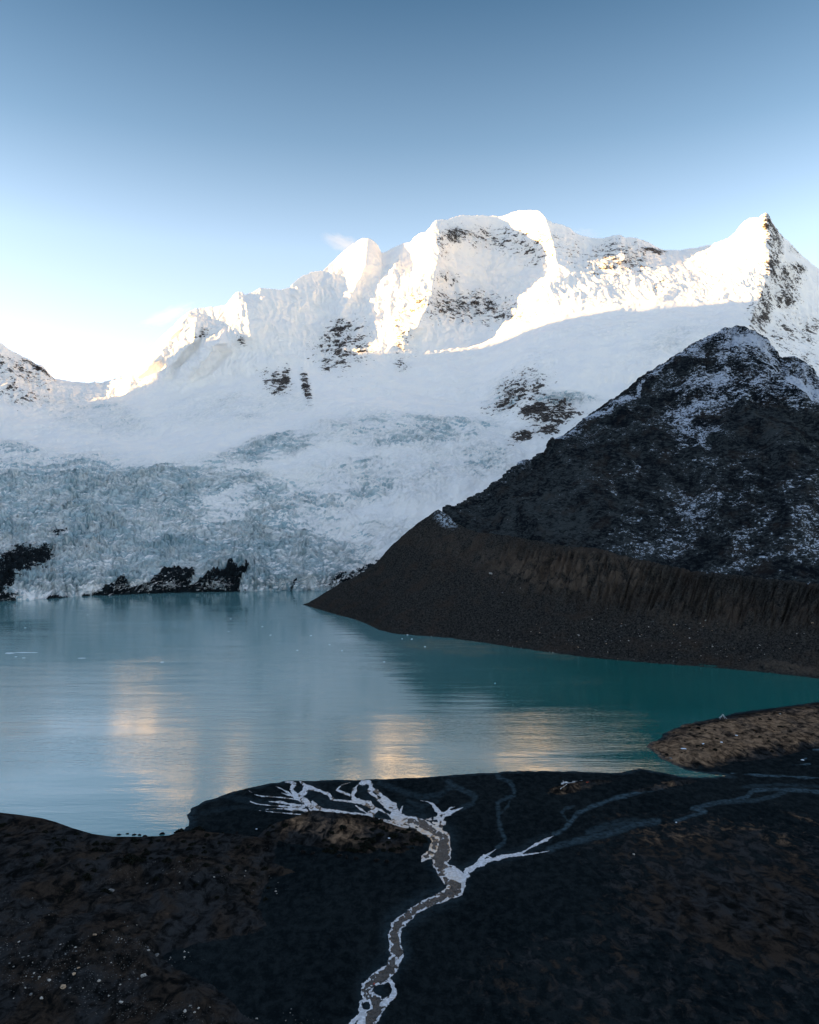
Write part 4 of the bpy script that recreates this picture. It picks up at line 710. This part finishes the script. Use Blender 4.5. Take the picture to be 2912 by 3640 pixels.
# person by the river
x, y, z = pt(1330.5, 3506, .75); z = .62; pr = bpy.data.objects.new('person', None); COL.objects.link(pr); pr.location = (x, y, z); pr.rotation_euler = (0, 0, math.radians(200)); pr.scale = (1.05,) * 3
tag(pr, 'person in a red jacket standing on the ice beside the river bend', 'person')
v = [(0, 0, .95), (0, 0, 1.15), (0, 0, 1.38), (0, 0, 1.47), (0, .02, 1.58), (0, .02, 1.68)]; r = [.13, .13, .15, .055, .085, .08]; e_ = [(0, 1), (1, 2), (2, 3), (3, 4), (4, 5)]
for s_ in (-1, 1):
    i = len(v); v += [(s_ * .1, 0, .88), (s_ * .11, .03, .48), (s_ * .12, 0, .09), (s_ * .12, .14, .04)]; r += [.085, .06, .045, .04]; e_ += [(0, i), (i, i + 1), (i + 1, i + 2), (i + 2, i + 3)]
    i = len(v); v += [(s_ * .19, 0, 1.36), (s_ * .27, .02, 1.1), (s_ * .27, .12, .88), (s_ * .265, .16, .8)]; r += [.06, .045, .035, .035]; e_ += [(2, i), (i, i + 1), (i + 1, i + 2), (i + 2, i + 3)]
    for k in range(5):
        j = len(v); bx = s_ * .265 + (k - 2) * .016; v += [(bx, .18, .76), (bx, .19, .72 if k else .75)]; r += [.009, .008]; e_ += [(i + 3, j), (j, j + 1)]
i = len(v); v += [(0, .115, 1.60)]; r += [.014]; e_ += [(4, i)]
skin('body', v, e_, r, m_skin, pr)
v = [(0, 0, .9), (0, 0, 1.15), (0, 0, 1.38)]; r = [.19, .18, .19]; e_ = [(0, 1), (1, 2)]
for s_ in (-1, 1): i = len(v); v += [(s_ * .2, 0, 1.38), (s_ * .29, .02, 1.1), (s_ * .285, .12, .9)]; r += [.095, .075, .06]; e_ += [(2, i), (i, i + 1), (i + 1, i + 2)]
skin('jacket', v, e_, r, m_jack, pr)
v = [(0, 0, .92)]; r = [.15]; e_ = []
for s_ in (-1, 1): i = len(v); v += [(s_ * .1, 0, .85), (s_ * .11, .03, .48), (s_ * .12, 0, .12)]; r += [.11, .085, .07]; e_ += [(0, i), (i, i + 1), (i + 1, i + 2)]
skin('trousers', v, e_, r, m_trou, pr)
bm = bmesh.new(); bmesh.ops.create_uvsphere(bm, u_segments=14, v_segments=9, radius=.105)
for vv in bm.verts: vv.co = (vv.co.x, vv.co.y - .015, vv.co.z + 1.665)
bm_obj('hair', bm, m_hair, pr, True)
# ================================================================== CAMERA, LIGHT, SKY
cam = bpy.data.cameras.new('camera'); co = bpy.data.objects.new('camera', cam); COL.objects.link(co); co.location = (0, 0, H); co.rotation_euler = (math.pi / 2, 0, 0)
cam.sensor_fit = 'VERTICAL'; cam.sensor_height = 36; cam.lens = 28.0; cam.clip_start = .5; cam.clip_end = 100000; sc.camera = co
SUND = (-math.cos(SA) * math.cos(SE), -math.sin(SA) * math.cos(SE), math.sin(SE))
L = bpy.data.lights.new('sun', 'SUN'); L.energy = 4.3; L.angle = math.radians(.5); L.color = (1, .57, .19)
lo = bpy.data.objects.new('sun', L); COL.objects.link(lo)
from mathutils import Vector
lo.rotation_euler = Vector(SUND).to_track_quat('Z', 'Y').to_euler()
w = bpy.data.worlds.new('World'); sc.world = w; w.use_nodes = True; nt = w.node_tree; nt.nodes.clear()
sk = nt.nodes.new('ShaderNodeTexSky'); sk.sky_type = 'NISHITA'; sk.sun_disc = False; sk.sun_elevation = SE; sk.sun_rotation = math.atan2(SUND[0], SUND[1])
sk.altitude = 3000; sk.air_density = 1.0; sk.dust_density = 1.2; sk.ozone_density = 1.0
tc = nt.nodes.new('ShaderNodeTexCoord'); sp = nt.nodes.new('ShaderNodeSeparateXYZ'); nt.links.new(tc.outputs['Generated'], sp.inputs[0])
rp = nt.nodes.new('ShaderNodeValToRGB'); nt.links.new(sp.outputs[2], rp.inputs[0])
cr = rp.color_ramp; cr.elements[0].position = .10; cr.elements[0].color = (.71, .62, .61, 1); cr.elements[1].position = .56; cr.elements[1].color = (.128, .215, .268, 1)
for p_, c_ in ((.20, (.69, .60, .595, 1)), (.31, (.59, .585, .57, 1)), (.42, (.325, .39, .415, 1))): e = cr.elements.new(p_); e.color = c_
e = cr.elements.new(.8); e.color = (1.10, .93, .80, 1)  # unseen upper sky brightened and warmed to lift the ambient light
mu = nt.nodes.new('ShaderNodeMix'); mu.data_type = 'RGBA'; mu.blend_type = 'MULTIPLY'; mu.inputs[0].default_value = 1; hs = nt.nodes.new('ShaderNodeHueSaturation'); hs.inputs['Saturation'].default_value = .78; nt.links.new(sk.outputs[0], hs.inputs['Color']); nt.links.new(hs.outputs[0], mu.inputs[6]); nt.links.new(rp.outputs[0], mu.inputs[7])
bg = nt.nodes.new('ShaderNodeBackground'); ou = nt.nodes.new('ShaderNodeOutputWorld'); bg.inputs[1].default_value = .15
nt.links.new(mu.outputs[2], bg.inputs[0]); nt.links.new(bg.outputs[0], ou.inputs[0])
HAZE = 0
def plume(pxp, pyp, Dp, sx, sy, sz, ang, dens, lab):
    bm = bmesh.new(); bmesh.ops.create_icosphere(bm, subdivisions=3, radius=1)
    m_ = bpy.data.materials.new('blown_snow'); m_.use_nodes = True; tr = m_.node_tree; tr.nodes.clear(); L_ = tr.links.new
    pv = tr.nodes.new('ShaderNodeVolumePrincipled'); oo = tr.nodes.new('ShaderNodeOutputMaterial'); tc_ = tr.nodes.new('ShaderNodeTexCoord'); nz_ = tr.nodes.new('ShaderNodeTexNoise'); nz_.inputs['Scale'].default_value = 1.6; nz_.inputs['Detail'].default_value = 5; nz_.inputs['Distortion'].default_value = 1.0
    ln_ = tr.nodes.new('ShaderNodeVectorMath'); ln_.operation = 'LENGTH'; L_(tc_.outputs['Object'], ln_.inputs[0]); L_(tc_.outputs['Object'], nz_.inputs['Vector'])
    a_ = tr.nodes.new('ShaderNodeMapRange'); a_.inputs[1].default_value = .15; a_.inputs[2].default_value = 1; a_.inputs[3].default_value = .5; a_.inputs[4].default_value = -.25; L_(ln_.outputs['Value'], a_.inputs[0])
    b_ = tr.nodes.new('ShaderNodeMath'); b_.operation = 'ADD'; L_(a_.outputs[0], b_.inputs[0]); L_(nz_.outputs[0], b_.inputs[1])
    c_ = tr.nodes.new('ShaderNodeMapRange'); c_.inputs[1].default_value = .50; c_.inputs[2].default_value = 1.0; c_.inputs[4].default_value = dens; L_(b_.outputs[0], c_.inputs[0])
    L_(c_.outputs[0], pv.inputs['Density']); pv.inputs['Color'].default_value = (.95, .96, 1, 1); L_(pv.outputs[0], oo.inputs['Volume'])
    o = bm_obj('blown_snow', bm, m_); o.location = ((pxp - CX) / F * Dp, Dp, H + (CY - pyp) / F * Dp); o.scale = (sx, sy, sz); o.rotation_euler = (0, math.radians(ang), 0); tag(o, lab, 'blown snow', kind='stuff')
plume(1232, 868, 4480, 210, 90, 70, 22, .0028, 'wisp of snow blown off the left shoulder peak')
plume(600, 1120, 4200, 240, 80, 60, -18, .0025, 'faint wisp of snow blown off the low left ridge')
plume(2085, 836, 4620, 150, 60, 60, 10, .0025, 'faint wisp of snow blown off the summit ridge right of the dome')
if HAZE:
    bm = bmesh.new(); bmesh.ops.create_cube(bm, size=1)
    for v in bm.verts: v.co = (v.co.x * 20400, v.co.y * 20400, -26 if v.co.z < 0 else 2900)
    mh = bpy.data.materials.new('haze_air'); mh.use_nodes = True; mh.node_tree.nodes.clear(); pv = mh.node_tree.nodes.new('ShaderNodeVolumePrincipled'); oo = mh.node_tree.nodes.new('ShaderNodeOutputMaterial')
    pv.inputs['Density'].default_value = HAZE; pv.inputs['Color'].default_value = (.86, .92, 1, 1); pv.inputs['Anisotropy'].default_value = .0; mh.node_tree.links.new(pv.outputs[0], oo.inputs['Volume'])
    tag(bm_obj('haze', bm, mh), kind='stuff')
sc.view_settings.view_transform = 'Standard'; sc.view_settings.look = 'None'; sc.view_settings.exposure = 2.6; sc.view_settings.gamma = 1; sc.view_settings.use_curve_mapping = False
sc.render.engine = 'CYCLES'; sc.cycles.use_denoising = True; sc.cycles.max_bounces = 6; sc.cycles.diffuse_bounces = 3; sc.cycles.sample_clamp_indirect = 8
